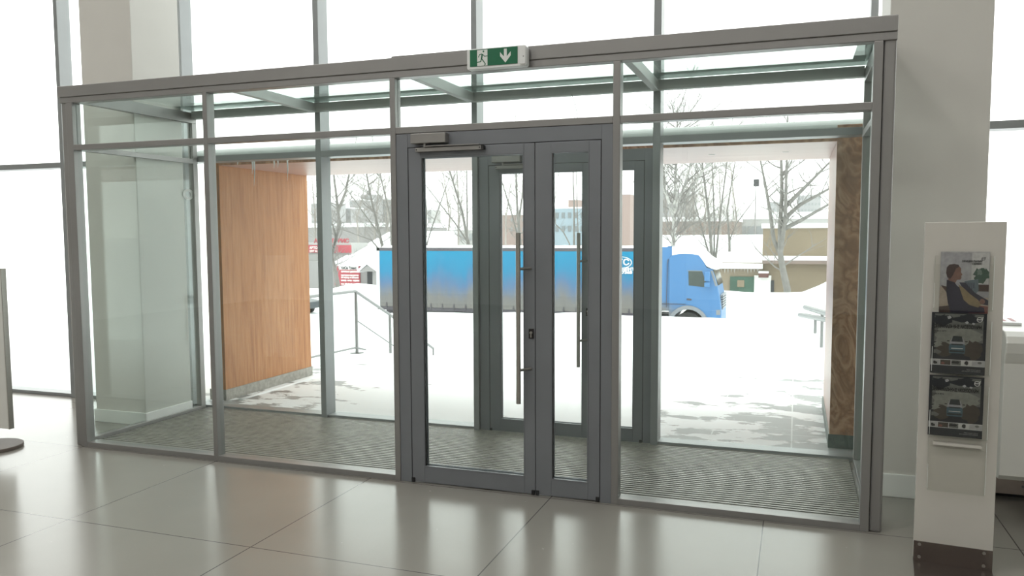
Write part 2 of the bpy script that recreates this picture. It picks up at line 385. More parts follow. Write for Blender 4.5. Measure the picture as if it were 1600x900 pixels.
# ------------------------------------------------------------------ doors
def make_door(nm, F, label, closer_side, pull_left, rear):
    """F = front plane; double door, wide left leaf and narrow right leaf"""
    e = empty(nm, (-1.76, F, 0)); struct(e, label); dm = M['door']
    y0, y1 = F + .006, F + .072
    fr = MB().box(-2.470, -2.388, y0, y1, 0, 2.300).box(-1.104, -1.036, y0, y1, 0, 2.300).box(-2.388, -1.104, y0, y1, 2.212, 2.300)
    fr.build('frame', dm, e, bevel=.002)
    MB().box(-2.388, -2.383, y0 + .006, y1 - .01, .012, 2.212).box(-1.109, -1.104, y0 + .006, y1 - .01, .012, 2.212).box(-2.383, -1.109, y0 + .006, y1 - .01, 2.207, 2.212).build('gasket', M['gasket'], e)
    leaves = []
    for (a, b_, ga, gb) in ((-2.383, -1.5235, -2.295, -1.593), (-1.5195, -1.109, -1.418, -1.181)):
        lf = empty('door_leaf', (0, 0, 0)); lf.parent = e; lf.location = Vector(((a + b_) / 2, 0, .01))
        # the leaf itself: stiles and rails as one frame mesh
        q = MB().box(a, ga, y0 + .001, y1 - .006, .010, 2.207).box(gb, b_, y0 + .001, y1 - .006, .010, 2.207)
        q.box(ga, gb, y0 + .001, y1 - .006, .010, .114).box(ga, gb, y0 + .001, y1 - .006, 2.147, 2.207)
        q.build('leaf_frame', dm, lf, bevel=.002)
        bd = MB()
        for yy in (y0 - .001, y1 - .018):
            w = .006
            bd.box(ga, ga + w, yy, yy + .012, .114, 2.147).box(gb - w, gb, yy, yy + .012, .114, 2.147).box(ga + w, gb - w, yy, yy + .012, .114, .114 + w).box(ga + w, gb - w, yy, yy + .012, 2.147 - w, 2.147)
        bd.build('glazing_bead', dm, lf)
        MB().box(ga + .0055, ga + .0095, F + .010, F + .030, .12, 2.141).build('glass_gasket', M['gasket'], lf)
        box('glass_pane', M['glass'], lf, ga - .004, gb + .004, F + .030, F + .046, .110, 2.151)
        leaves.append(lf)
    MB().box(-1.5235, -1.5195, y0 + .006, y1 - .01, .012, 2.207).build('meeting_seal', M['gasket'], e)
    def pull(xc, z0, z1, ya, xs, lf):
        q = MB().tube([(xc, ya, z0), (xc, ya, z1)], .0145, 14)
        for z in (z0 + .209, z1 - .22):
            q.tube([(xc, ya, z), (xs, F + .004, z)], .009, 10)
        q.build('pull_handle', M['steel'], lf, smooth=False)
    pull(-1.603, .601, 1.658, F - .08, -1.548, leaves[0])
    # outside handle
    q = MB().tube([(-1.575, F + .15, .601), (-1.575, F + .15, 1.658)], .0145, 14)
    for z in (.81, 1.438): q.tube([(-1.575, F + .15, z), (-1.55, F + .065, z)], .009, 10)
    q.build('outer_pull_handle', M['steel'], leaves[0])
    # lock escutcheon with cylinder
    MB().box(-1.562, -1.530, F - .002, F + .008, 1.00, 1.062).build('lock_plate', M['gasket'], leaves[0], bevel=.003)
    MB().tube([(-1.546, F - .006, 1.038), (-1.546, F + .002, 1.038)], .009, 14).box(-1.5495, -1.5425, F - .006, F + .002, 1.008, 1.036).build('lock_cylinder', M['steel'], leaves[0])
    # corner pivots
    for x in (-2.376, -1.535, -1.508, -1.120):
        box('floor_pivot', M['gasket'], e, x - .010, x + .010, F - .004, F + .01, .006, .034)
    # closer on the frame head, guide rail on the leaf
    c = MB().box(-2.338, -2.095, F - .052, F + .006, 2.229, 2.292).build('door_closer', M['closer'], e, bevel=.004)
    MB().tube([(-2.246, F - .03, 2.228), (-2.246, F - .03, 2.206)], .010, 12).build('closer_spindle', M['closer'], c)
    MB().box(-2.25, -1.87, F - .04, F - .022, 2.208, 2.214).build('closer_arm', M['closer'], c)
    tr = MB().box(-2.315, -1.862, F - .03, F + .006, 2.178, 2.204).build('guide_rail', M['closer'], e, bevel=.002)
    MB().box(-1.862, -1.846, F - .03, F + .006, 2.178, 2.204).build('end_cap', M['gasket'], tr)
    MB().tube([(-2.306, F - .032, 2.191), (-2.306, F - .029, 2.191)], .004, 10).tube([(-1.872, F - .032, 2.191), (-1.872, F - .029, 2.191)], .004, 10).build('rail_screw', M['gasket'], tr)
    return e
make_door('door_1', FY, 'inner grey double door with long steel pull handle and overhead closer', 0, True, False)
make_door('door_2', RY + .02, 'outer grey double door behind the vestibule mat facing the snow', 0, True, True)

# ------------------------------------------------------------------ exit sign
S = empty('exit_sign', (-1.73, FY - .03, 2.64)); tag(S, 'green emergency exit sign with running figure and down arrow in white housing above the doors', 'exit sign')
SX0, SX1, SZ0, SZ1 = -1.932, -1.547, 2.657, 2.781
def rrect(x0, x1, z0, z1, r, n=5):
    p = []
    for cx, cz, a0 in ((x1 - r, z0 + r, -pi / 2), (x1 - r, z1 - r, 0), (x0 + r, z1 - r, pi / 2), (x0 + r, z0 + r, pi)):
        for k in range(n + 1): t = a0 + pi / 2 * k / n; p.append((cx + r * cos(t), cz + r * sin(t)))
    return p
yb = FY - .023
MB().prism(rrect(SX0, SX1, SZ0, SZ1, .014), yb, yb - .055, 'y').build('housing', M['white_plastic'], S, bevel=.004)
gx0, gx1, gz0, gz1 = -1.910, -1.602, SZ0 + .017, SZ1 - .007
yf = yb - .055
box('green_panel', M['green_sign'], S, gx0, gx1, yf - .003, yf, gz0, gz1)
MB().prism(rrect(SX1 - .040, SX1 - .004, SZ0 + .01, SZ1 - .01, .008), yf, yf - .008, 'y').build('end_cap', M['white_plastic'], S, bevel=.002)
MB().tube([(SX1 - .016, yf - .009, 2.712), (SX1 - .016, yf - .007, 2.712)], .003, 10).build('cap_screw', M['gasket'], S)
gh = gz1 - gz0; yq = yf - .003
px0, px1 = -1.862, -1.795
box('white_doorway', M['sign_white'], S, px0, px1, yq - .001, yq, gz0 + .001, gz1 - .004)
def L(u, v): return (px0 + (px1 - px0) * u, gz0 + gh * v)
def limb(mb, p, q, w):
    a = Vector(L(*p)); b = Vector(L(*q)); d = (b - a).normalized() * w; nrm = Vector((-d.y, d.x))
    a = a - d * .6; b = b + d * .6
    mb.prism([tuple(a + nrm), tuple(b + nrm), tuple(b - nrm), tuple(a - nrm)], yq - .001, yq - .002, 'y')
rm = MB()
hc = L(.62, .86); rm.prism([(hc[0] + .0055 * cos(t * pi / 6), hc[1] + .0055 * sin(t * pi / 6)) for t in range(12)], yq - .001, yq - .002, 'y')
limb(rm, (.50, .68), (.44, .46), .0045); limb(rm, (.52, .70), (.74, .56), .0022); limb(rm, (.74, .56), (.98, .58), .0020)
limb(rm, (.46, .72), (.24, .68), .0022); limb(rm, (.24, .68), (.12, .54), .0020)
limb(rm, (.44, .44), (.62, .28), .0030); limb(rm, (.62, .28), (.80, .10), .0026); limb(rm, (.80, .10), (.70, .03), .0022)
limb(rm, (.42, .44), (.34, .26), .0030); limb(rm, (.34, .26), (-.02, .24), .0024)
rm.build('running_figure', M['green_sign'], S)
ax = -1.679; w = .009
hh = lambda v: gz0 + gh * v
ar = MB().prism([(ax - w, hh(.92)), (ax + w, hh(.92)), (ax + w, hh(.46)), (ax + .034, hh(.74)), (ax + .034, hh(.50)), (ax, hh(.10)), (ax - .034, hh(.50)), (ax - .034, hh(.74)), (ax - w, hh(.46))], yq - .001, yq, 'y')
ar.build('down_arrow', M['sign_white'], S)

# ------------------------------------------------------------------ brochure stand and brochures
TH = radians(-5.5)
ST = empty('brochure_stand', (.762, 4.365, 0), TH); tag(ST, 'tall pale grey brochure stand on a dark metal foot right of the vestibule', 'brochure stand')
box('panel', M['stand'], ST, -.172, .172, 0, .06, .012, 1.700, .003, world=False)
box('kick_plate', M['darksteel'], ST, -.172, .172, -.004, 0, .006, .108, .001, world=False)
box('floor_plate', M['darksteel'], ST, -.172, .172, -.36, .06, 0, .006, .001, world=False)
for x in (-.146, .135):
    for z in (.092, .028):
        MB().tube([(x, -.007, z), (x, -.004, z)], .008, 12).build('screw', M['steel'], ST, world=False)
def holder(z0, z1):
    q = MB().box(-.122, .122, -.040, -.038, z0, z1 - .03)
    q.box(-.124, -.122, -.040, -.001, z0, z1).box(.122, .124, -.040, -.001, z0, z1).box(-.122, .122, -.040, -.001, z0 - .002, z0)
    q.box(-.124, .124, -.003, -.001, z0, z1 + .01)
    h = q.build('acrylic_holder', M['acrylic'], ST, world=False)
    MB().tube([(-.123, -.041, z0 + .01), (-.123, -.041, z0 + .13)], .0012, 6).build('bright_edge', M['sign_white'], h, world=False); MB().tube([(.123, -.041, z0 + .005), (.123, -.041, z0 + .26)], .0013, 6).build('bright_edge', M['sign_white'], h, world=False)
for z in (1.278, .968, .655, .385): holder(z, z + .25)
box('holder_lip', M['stand'], ST, -.105, .105, -.03, -.001, .612, .624, world=False)

INK = dict(night=(.012, .014, .018), sky=(.10, .105, .11), fog=(.17, .175, .155), fog2=(.10, .105, .095), dust=(.045, .035, .028), white=(.52, .52, .5), black=(.01, .01, .01), car=(.05, .09, .11),
           glass=(.02, .025, .028), grey=(.30, .30, .30), room=(.30, .30, .31), room2=(.24, .24, .25), skin=(.16, .085, .065), hair=(.045, .025, .025), shirt=(.018, .015, .03), khaki=(.19, .145, .08), denim=(.09, .12, .14), leaf=(.04, .075, .055), leaf2=(.12, .16, .14), chair=(.05, .03, .025), rust=(.16, .06, .05), cream=(.30, .25, .2), pale=(.42, .42, .41))
IM = {k: mat('ink_' + k, v, .32, 0, .18, 40) for k, v in INK.items()}
BW, BH = .206, .297
def broch(z0, label, y=-.012, w=BW, dx=0):
    c, s = cos(TH), sin(TH); loc = Vector((.762 + dx * c - y * s, 4.365 + dx * s + y * c, z0))
    o = empty('brochure', loc, TH); tag(o, label, 'brochure', None); return o
def ply(name, ink, par, pts, lay):
    y = -.002 - .0003 * lay
    MB().prism([((u - .5) * BW, v * BH) for u, v in pts], y, y - .0003, 'y').build(name, IM[ink], par, world=False)
def rect(name, ink, par, u0, u1, v0, v1, lay): ply(name, ink, par, [(u0, v0), (u1, v0), (u1, v1), (u0, v1)], lay)
def blob(name, ink, par, cu, cv, ru, rv, lay, seed=0, n=18, jag=.25):
    rnd = random.Random(seed); ply(name, ink, par, [(min(1, max(0, cu + ru * (1 + jag * (rnd.random() - .5)) * cos(2 * pi * k / n))), min(1, max(0, cv + rv * (1 + jag * (rnd.random() - .5)) * sin(2 * pi * k / n)))) for k in range(n)], lay)
def emblem(par, cu, cv, r, ink, lay):
    q = MB(); y = -.002 - .0003 * lay; n = 20
    for k in range(n):
        t0, t1 = 2 * pi * k / n, 2 * pi * (k + 1) / n; P = lambda t, rr: ((cu - .5) * BW + rr * cos(t), cv * BH + rr * sin(t))
        q.prism([P(t0, r), P(t1, r), P(t1, r * .8), P(t0, r * .8)], y, y - .0003, 'y')
    x, z = (cu - .5) * BW, cv * BH
    q.box(x - r * .8, x + r * .8, y - .0003, y, z - r * .16, z + r * .16)
    q.prism([(x + r * .6, z + r * .65), (x + r * 1.12, z + r * 1.12), (x + r * 1.12, z + r * .6)], y, y - .0003, 'y')
    q.build('emblem', IM[ink], par, world=False)

# brochure with the seated man
B1 = broch(1.262, 'top brochure on the stand showing a seated man in profile beside a sofa', y=-.010, dx=.004)
box('cover', IM['room'], B1, -BW / 2, BW / 2, -.002, .002, 0, BH, world=False)
rect('paper_edge', 'pale', B1, 0, 1, .985, 1, 1)
rect('window_view', 'room2', B1, .0, 1, 0, .36, 0.5)
rect('curtain_rail', 'grey', B1, .60, .635, .5, .98, 1); rect('bright_wall', 'pale', B1, .64, .99, .48, .98, .6)
blob('plant', 'leaf', B1, .86, .63, .16, .11, 1.5, 3, 22, .8); blob('plant_highlight', 'leaf2', B1, .80, .67, .06, .05, 2, 4, 12, .8)
rect('sideboard', 'chair', B1, .68, 1, .36, .47, 2); rect('rug', 'cream', B1, .0, 1, .0, .26, 1)
ply('cushion_left', 'cream', B1, [(0, .18), (.24, .18), (.22, .30), (.10, .40), (0, .44)], 2)
ply('armchair', 'chair', B1, [(.02, .45), (.14, .43), (.26, .30), (.30, .12), (.5, .06), (.9, .06), (.98, .0), (0, 0), (0, .1), (.2, .12), (.16, .32)], 2.6)
ply('sofa_cushion', 'denim', B1, [(.50, .52), (.78, .56), (.80, .38), (.70, .28), (.60, .30)], 3)
for k in range(5): rect('cushion_stripe', 'shirt', B1, .53 + k * .04, .545 + k * .04, .33 + .02 * k, .50, 3.3)
ply('table', 'rust', B1, [(.74, .14), (1, .12), (1, .0), (.60, .0)], 3.2)
ply('sofa_arm', 'shirt', B1, [(.40, .50), (.52, .50), (.72, .34), (.9, .26), (1, .22), (1, .14), (.80, .16), (.55, .3)], 3.5)
ply('hair', 'hair', B1, [(.13, .74), (.12, .65), (.15, .58), (.21, .55), (.25, .60), (.29, .66), (.32, .72), (.39, .755), (.37, .785), (.28, .80), (.18, .785)], 5)
ply('face', 'skin', B1, [(.17, .50), (.17, .60), (.24, .70), (.38, .765), (.425, .73), (.425, .665), (.46, .625), (.435, .61), (.44, .575), (.42, .545), (.35, .54), (.31, .48)], 4.6)
ply('jacket', 'shirt', B1, [(.14, .54), (.30, .50), (.36, .44), (.46, .40), (.56, .22), (.70, .14), (.92, .10), (.94, .02), (.24, .0), (.18, .16), (.14, .34)], 5.2)
ply('trousers', 'khaki', B1, [(.38, .47), (.48, .42), (.62, .32), (.80, .22), (.86, .15), (.80, .10), (.62, .14), (.50, .22)], 5.6)
blob('hands', 'skin', B1, .88, .20, .06, .04, 5.8, 8)
emblem(B1, .87, .885, .008, 'black', 3)
text_mesh('title', 'ОФИЦИАЛЬНЫЙ\nСЕРВИС', .013, IM['black'], B1, (.072, -.0042, .79 * BH + .012), align='RIGHT', extrude=.0002, bold=.0003, sx=.8)

def accessory(z0, label):
    b = broch(z0, label, y=-.030, dx=-.013); b['group'] = 'accessory catalogues on the brochure stand'
    box('cover', IM['night'], b, -BW / 2 - .013, BW / 2 + .013, -.002, .002, 0, BH, world=False)
    global BWs
    ply('sky', 'fog2', b, [(0, .52), (1, .52), (1, .98), (0, .98)], 1)
    blob('pale_cloud', 'fog', b, .45, .62, .5, .16, 2, 11, 24, .4); blob('tree_mass', 'night', b, .12, .88, .22, .09, 3, 5, 20, .8)
    blob('tree_mass', 'night', b, .68, .90, .26, .07, 3, 6, 20, .8); blob('pale_spray', 'grey', b, .30, .92, .05, .03, 3.4, 9, 9, 1); blob('pale_spray', 'grey', b, .66, .845, .04, .02, 3.4, 10, 9, 1); blob('pale_spray', 'grey', b, .8, .83, .03, .015, 3.4, 12, 9, 1)
    blob('dust_cloud', 'dust', b, .82, .40, .20, .16, 2.5, 7, 18, .5); blob('dust_cloud', 'dust', b, .2, .40, .18, .12, 2.5, 8, 18, .5)
    blob('bush', 'fog', b, .08, .48, .09, .05, 3, 21, 14, .9); blob('bush', 'fog2', b, .05, .36, .08, .04, 3, 22, 14, .9)
    # the car seen from the front
    ply('car_body', 'car', b, [(.33, .50), (.63, .50), (.65, .44), (.64, .34), (.32, .34), (.31, .44)], 4)
    ply('car_roof', 'room2', b, [(.37, .60), (.59, .60), (.63, .52), (.64, .49), (.32, .49), (.33, .52)], 4.4)
    ply('windscreen', 'glass', b, [(.39, .62), (.57, .62), (.60, .53), (.36, .53)], 5)
    rect('grille', 'glass', b, .36, .60, .475, .495, 5); rect('headlamps', 'white', b, .36, .60, .415, .425, 5); rect('bumper', 'glass', b, .33, .63, .36, .39, 4.8)
    rect('wing_mirror', 'black', b, .27, .32, .53, .545, 5); rect('wing_mirror', 'black', b, .64, .69, .53, .545, 5)
    rect('picture_strip', 'pale', b, -.06, 1.06, .135, .235, 3)
    for k, (a, c, ink) in enumerate(((-.05, .13, 'grey'), (.145, .36, 'dust'), (.375, .57, 'fog2'), (.585, .78, 'pale'), (.795, 1.05, 'grey'))):
        rect('small_picture', ink, b, a, c, .145, .225, 4)
    blob('small_car', 'black', b, .03, .175, .07, .025, 5, 31, 12, .6); blob('red_bag', 'rust', b, .2, .17, .04, .02, 5, 32); blob('roof_box', 'black', b, .46, .19, .08, .022, 5, 33, 12, .6)
    blob('black_seat', 'black', b, .68, .19, .04, .035, 5, 34, 12, .4); blob('hose', 'fog2', b, .95, .2, .04, .02, 5, 35)
    emblem(b, .92, .90, .0125, 'white', 5)
    text_mesh('title', 'ОРИГИНАЛЬНЫЕ АКСЕССУАРЫ', .0225, IM['black'], b, (-.106, -.0042, .75 * BH), extrude=.0002, bold=.0009, sx=.57)
    text_mesh('subtitle', 'ВЕСНА И ЛЕТО\n2017', .009, IM['black'], b, (-.106, -.0042, .685 * BH), extrude=.0002, bold=.0003, sx=.8)
    text_mesh('small_print', 'Мир аксессуаров\nдля вашего автомобиля', .0075, IM['grey'], b, (.098, -.0042, .075 * BH), extrude=.0002, align='RIGHT', sx=.9)
    return b
accessory(.968, 'upper dark car catalogue on the stand, directly under the seated man brochure')
accessory(.660, 'lowest dark car catalogue on the brochure stand, above the empty acrylic pocket')

# ------------------------------------------------------------------ counter and tray at right
CT = empty('counter', (2.2, 5.0, 0)); tag(CT, 'white counter with steel kick plate at the right edge behind the brochure stand', 'counter')
cprof = [(6.13, 1.12), (5.06, 1.12), (4.99, 1.113), (4.945, 1.09), (4.925, 1.055), (4.935, 1.0), (4.96, .94), (4.965, .32), (5.0, .29), (6.13, .29)]
MB().prism(cprof, 1.078, 3.2, 'x').build('body', M['lobe'], CT, bevel=.006)
k = box('kick_plate', mat('brushed_kick_plate', (.50, .43, .40), .3, .8, .06, 20), CT, 1.20, 3.19, 5.655, 6.10, .02, .30, .002)
box('plinth', M['gasket'], CT, 1.22, 3.17, 5.67, 6.08, 0, .02)
for x in (1.36, 1.9):
    for z in (.115, .075): MB().tube([(x, 5.652, z), (x, 5.657, z)], .008, 10).build('screw', M['rail'], k)
TR = empty('card_tray', (1.16, 5.36, 1.12)); tag(TR, 'low white tray with two red panels lying on the white counter', 'tray')
MB().prism([(1.09, 5.24), (1.215, 5.23), (1.222, 5.25), (1.235, 5.52), (1.09, 5.52)], 1.1205, 1.138, 'z').build('base', M['white_plastic'], TR, bevel=.003)
redm = mat('red_card', (.30, .05, .06), .5)
MB().prism([(1.135, 5.31), (1.158, 5.31), (1.165, 5.48), (1.142, 5.48)], 1.138, 1.1395, 'z').build('red_panel', redm, TR); MB().prism([(1.185, 5.30), (1.205, 5.30), (1.218, 5.48), (1.196, 5.48)], 1.138, 1.1395, 'z').build('red_panel', redm, TR)

# ------------------------------------------------------------------ floor totem at left
TT = empty('floor_totem', (-5.89, 4.46, 0)); tag(TT, 'pale grey floor standing display panel on a round metal base at the left edge', 'display stand')
def disc(mb, cx, cy_, r, z0, z1, n=40): mb.tube([(cx, cy_, z0), (cx, cy_, z1)], r, n); return mb
disc(MB(), -5.89, 4.46, .215, 0, .028).build('base', mat('brown_base_paint', (.14, .115, .10), .6), TT, bevel=.006)
disc(MB(), -5.89, 4.47, .03, .028, .24, 20).build('pole', M['steel'], TT)
box('panel', M['lobe'], TT, -6.10, -5.625, 4.40, 4.44, .185, 1.41, .006)
box('edge_strip', M['steel'], TT, -5.625, -5.617, 4.40, 4.44, .185, 1.41)

# ------------------------------------------------------------------ entrance portal outside
PT = empty('entrance_portal', (-2.5, 7.25, 0)); tag(PT, 'wood clad box portal outside the glass front with light oak side wall', 'porch')
PZ = 2.33
def panel(nm, m, *q, bv=.002): return box(nm, m, PT, *q, bevel=bv)
panel('left_wall', M['wood'], -5.50, -5.321, 6.5, 8.0, .118, PZ + .09)
panel('right_wall', M['wood_glare'], .272, .56, 6.512, 8.0, .118, PZ + .09)
panel('end_face', M['burl'], .270, .62, 6.498, 6.512, .118, PZ + .12)
panel('plinth', M['stone'], -5.51, -5.311, 6.49, 8.01, 0, .118); panel('plinth', mat('dark_green_granite', (.06, .085, .075), .4, 0, .3, 30), .262, .62, 6.50, 8.01, 0, .118)
panel('ceiling_panel', M['wood_glare'], -5.321, .272, 6.512, 8.0, PZ, PZ + .09)
panel('head_face', M['burl'], -5.321, .270, 6.498, 6.512, PZ, PZ + .06)
prof = [(6.500, 2.388)] + [(6.50 + .14 * (1 - cos(t * pi / 16)), 2.395 + .108 * sin(t * pi / 16)) for t in range(0, 9)] + [(7.9, 2.52), (7.9, 2.43), (6.515, 2.43), (6.515, 2.388)]
MB().prism(prof, -5.62, .62, 'x').build('curved_flashing', M['flash'], PT, smooth=False)
for k, u in enumerate((1110, 1227)):
    p = at(u, 244 if u < 1200 else 238, 7.1); MB().tube([(p.x, 7.2, PZ - .002), (p.x, 7.2, PZ + .001)], .028, 18).build('downlight', M['sign_white'], PT)

for k, (u, v0, v1) in enumerate(((369, 250, 258), (392, 249, 272), (395, 249, 290), (426, 248, 264), (432, 248, 262), (447, 249, 282))):
    p0, p1 = at(u, v0, 6.46), at(u, v1, 6.46)
    MB().tube([(p0.x, 6.50, p0.z), (p0.x, 6.48, p0.z - .01), (p0.x + .004, 6.478, (p0.z + p1.z) / 2), (p1.x, 6.478, p1.z)], [.009, .008, .005, .001], 7).build('icicle', M['snow_fx'], PT)
# ------------------------------------------------------------------ ground outside
def smooth01(t): t = max(0, min(1, t)); return t * t * (3 - 2 * t)
GZ = -2.95
def gz(x, y):
    n = .10 * sin(x * .9 + y * .4) * sin(y * .7 + 1.3) + .05 * sin(x * 2.3 + 1) * sin(y * 1.9)
    if y < 9.75: return 0.004 if y > 6.4 else .0
    if y < 10.6: return -.16 * smooth01((y - 9.75) / .85)
    if y < 17.5: z = -.16 + (GZ + .16) * ((y - 10.6) / 6.9); return z + n * .25 * smooth01((y - 10.6) / 2) * smooth01((17.5 - y) / 2)
    z = GZ + n * .3 * smooth01((y - 17.5) / 3)
    bank = max(1.1, 1.46 - .0024 * (x + 6.5) ** 2) + .02 * sin(x * 1.7 + 2)
    z += bank * math.exp(-((y - 30.8) / 1.25) ** 2)
    # bank in front of the garage, higher to the right
    b2 = 1.25 + .08 * sin(x * .8) + .9 * smooth01((x - .2) / 2.5)
    z += b2 * math.exp(-((y - 48.5) / 2.2) ** 2) * smooth01((x + 34) / 6)
    z += 1.4 * smooth01((y - 64) / 12)
    return z
g = MB(); xs = []; x = -190.0
while x < 90:
    xs.append(x); x += .8 if -45 < x < 12 else 8
ys = [6.36, 6.5, 7.2, 8, 9, 9.75]; y = 9.9
while y < 55: ys.append(y); y += .25 if y < 18 else (.45 if 28 < y < 34 or 44 < y < 52 else 1.0)
ys += [57, 60, 64, 68, 72, 76, 90, 130, 200, 400, 900]
for yy in ys:
    for xx in xs: g.v.append((xx if yy < 100 else xx * (yy / 70), yy, gz(xx, yy)))
nx = len(xs)
for j in range(len(ys) - 1):
    for i in range(nx - 1): g.f.append((j * nx + i, j * nx + i + 1, (j + 1) * nx + i + 1, (j + 1) * nx + i))
o = g.build('ground', M['snow'], smooth=True, origin=(0, 0, 0)); o['kind'] = 'structure'
o = MB().box(-5.95, 1.1, 6.362, 9.85, -.3, .012).build('floor_porch', M['deck'], origin=(0, 0, 0)); struct(o)
# snow ridge swept along the left porch wall
b = MB(); rnd = random.Random(4); pts = [(-5.20, 6.55 + k * .22, .004) for k in range(8)]
b.tube(pts, [.02 + .03 * rnd.random() for _ in pts], 8)
tag(b.build('snow_ridge', M['snow_fx'], smooth=True), 'thin ridge of swept snow along the left porch plinth', 'snow')

# ------------------------------------------------------------------ railings
RL = empty('stair_railing', (-5.72, 9.71, 0)); tag(RL, 'thin steel stair railing with sloping handrail left of the doors', 'railing')
X = -5.72
MB().tube([(X, 8.1, .885), (X, 9.70, .877), (X, 10.70, .452), (X, 11.86, -.10), (X, 12.2, -.26)], .021, 10).build('handrail', M['rail'], RL)
MB().tube([(X, 9.715, .0), (X, 9.715, .87)], .022, 10).box(X - .07, X + .07, 9.65, 9.78, .012, .022).build('post', M['rail'], RL)
MB().tube([(X, 10.69, -.30), (X, 10.69, .45)], .022, 10).build('post', M['rail'], RL)
MB().tube([(X, 12.2, -.9), (X, 12.2, -.26)], .018, 10).build('post', M['rail'], RL)
MB().tube([(X, 8.1, .13), (X, 9.68, .095), (X, 9.95, .03)], .014, 8).build('lower_rail', M['rail'], RL)
MB().tube([(X, 9.72, .47), (X, 10.69, .02), (X, 12.2, -.66)], .010, 8).build('middle_rail', M['rail'], RL)
for k, (dy, pts) in enumerate(((0, None), (1, None))):
    pa = at(1289, 489 if k == 0 else 499, 13.0); pb = at(1258 if k == 0 else 1250, 480 if k == 0 else 492, 14.6)
    e = empty('side_railing', (pa.x, 13.0, pa.z - .5)); tag(e, ('upper' if k == 0 else 'lower') + ' of two short steel rails by the right porch wall', 'railing')
    d = (pa - pb).normalized(); pe = pa + d * .5
    MB().tube([tuple(pe), tuple(pb)], .042, 10).build('handrail', M['rail'], e)
    if k == 0: MB().tube([tuple(pe - Vector((0, 0, .9))), tuple(pe)], .022, 8).build('post', M['rail'], e)
    q = pa + (pb - pa) * (.12 if k == 0 else .35)
    MB().tube([(q.x, q.y, q.z - (.55 if k == 0 else .25)), tuple(q)], .024, 8).build('post', M['rail'], e)

# ------------------------------------------------------------------ truck
TRK = empty('lorry', (-11.5, 35.6, GZ)); tag(TRK, 'blue articulated lorry with dirty curtain side trailer parked behind the snow bank', 'lorry')
TY0, TY1 = 34.4, 36.9
TX0, TX1 = -19.07, -5.62
def curtain_mat():
    m = bpy.data.materials.new('dirty_blue_tarpaulin'); m.use_nodes = True; nt = m.node_tree; b = nt.nodes['Principled BSDF']; b.inputs['Roughness'].default_value = .6; b.inputs['Specular IOR Level'].default_value = .2
    tc = N(nt, 'ShaderNodeTexCoord'); sep = N(nt, 'ShaderNodeSeparateXYZ'); nt.links.new(tc.outputs['Object'], sep.inputs[0])
    no = N(nt, 'ShaderNodeTexNoise'); no.inputs['Scale'].default_value = 1.0; no.inputs['Detail'].default_value = 5
    mp = N(nt, 'ShaderNodeMapping'); mp.inputs['Scale'].default_value = (1.3, 1, .35); nt.links.new(tc.outputs['Object'], mp.inputs[0]); nt.links.new(mp.outputs[0], no.inputs['Vector'])
    ma = N(nt, 'ShaderNodeMath', operation='MULTIPLY_ADD'); ma.inputs[1].default_value = 1.9; nt.links.new(no.outputs['Fac'], ma.inputs[0]); nt.links.new(sep.outputs['Z'], ma.inputs[2])
    mr = N(nt, 'ShaderNodeMapRange'); mr.inputs[1].default_value = 2.0; mr.inputs[2].default_value = 4.6; nt.links.new(ma.outputs[0], mr.inputs[0])
    rp = N(nt, 'ShaderNodeValToRGB'); nt.links.new(mr.outputs[0], rp.inputs[0]); e = rp.color_ramp.elements
    e[0].position = .05; e[0].color = (.17, .16, .15, 1); e[1].position = 1; e[1].color = (.008, .19, .34, 1)
    k = e.new(.28); k.color = (.16, .155, .155, 1); k = e.new(.52); k.color = (.075, .14, .25, 1); k = e.new(.72); k.color = (.02, .17, .31, 1)
    nt.links.new(rp.outputs[0], b.inputs['Base Color'])
    bp = N(nt, 'ShaderNodeBump'); bp.inputs['Strength'].default_value = .4; n3 = N(nt, 'ShaderNodeTexNoise'); n3.inputs['Scale'].default_value = 2; nt.links.new(mp.outputs[0], n3.inputs['Vector'])
    nt.links.new(n3.outputs['Fac'], bp.inputs['Height']); nt.links.new(bp.outputs[0], b.inputs['Normal'])
    return m
def cab_mat():
    m = bpy.data.materials.new('lorry_blue_paint'); m.use_nodes = True; nt = m.node_tree; b = nt.nodes['Principled BSDF']; b.inputs['Roughness'].default_value = .4
    tc = N(nt, 'ShaderNodeTexCoord'); sep = N(nt, 'ShaderNodeSeparateXYZ'); nt.links.new(tc.outputs['Object'], sep.inputs[0])
    no = N(nt, 'ShaderNodeTexNoise'); no.inputs['Scale'].default_value = 1.5; nt.links.new(tc.outputs['Object'], no.inputs['Vector'])
    ma = N(nt, 'ShaderNodeMath', operation='MULTIPLY_ADD'); ma.inputs[1].default_value = .8; nt.links.new(no.outputs['Fac'], ma.inputs[0]); nt.links.new(sep.outputs['Z'], ma.inputs[2])
    mx0 = N(nt, 'ShaderNodeMath', operation='MULTIPLY_ADD'); mx0.inputs[1].default_value = .5; mx0.inputs[2].default_value = -2.9; nt.links.new(sep.outputs['X'], mx0.inputs[0])
    ad = N(nt, 'ShaderNodeMath', operation='ADD'); nt.links.new(ma.outputs[0], ad.inputs[0]); nt.links.new(mx0.outputs[0], ad.inputs[1])
    mr = N(nt, 'ShaderNodeMapRange'); mr.inputs[1].default_value = 1.9; mr.inputs[2].default_value = 2.9; nt.links.new(ad.outputs[0], mr.inputs[0])
    rp = N(nt, 'ShaderNodeValToRGB'); nt.links.new(mr.outputs[0], rp.inputs[0]); e = rp.color_ramp.elements
    e[0].position = 0; e[0].color = (.15, .15, .155, 1); e[1].position = .7; e[1].color = (.05, .165, .36, 1)
    nt.links.new(rp.outputs[0], b.inputs['Base Color']); return m
M['curtain'] = curtain_mat(); M['cab'] = cab_mat()
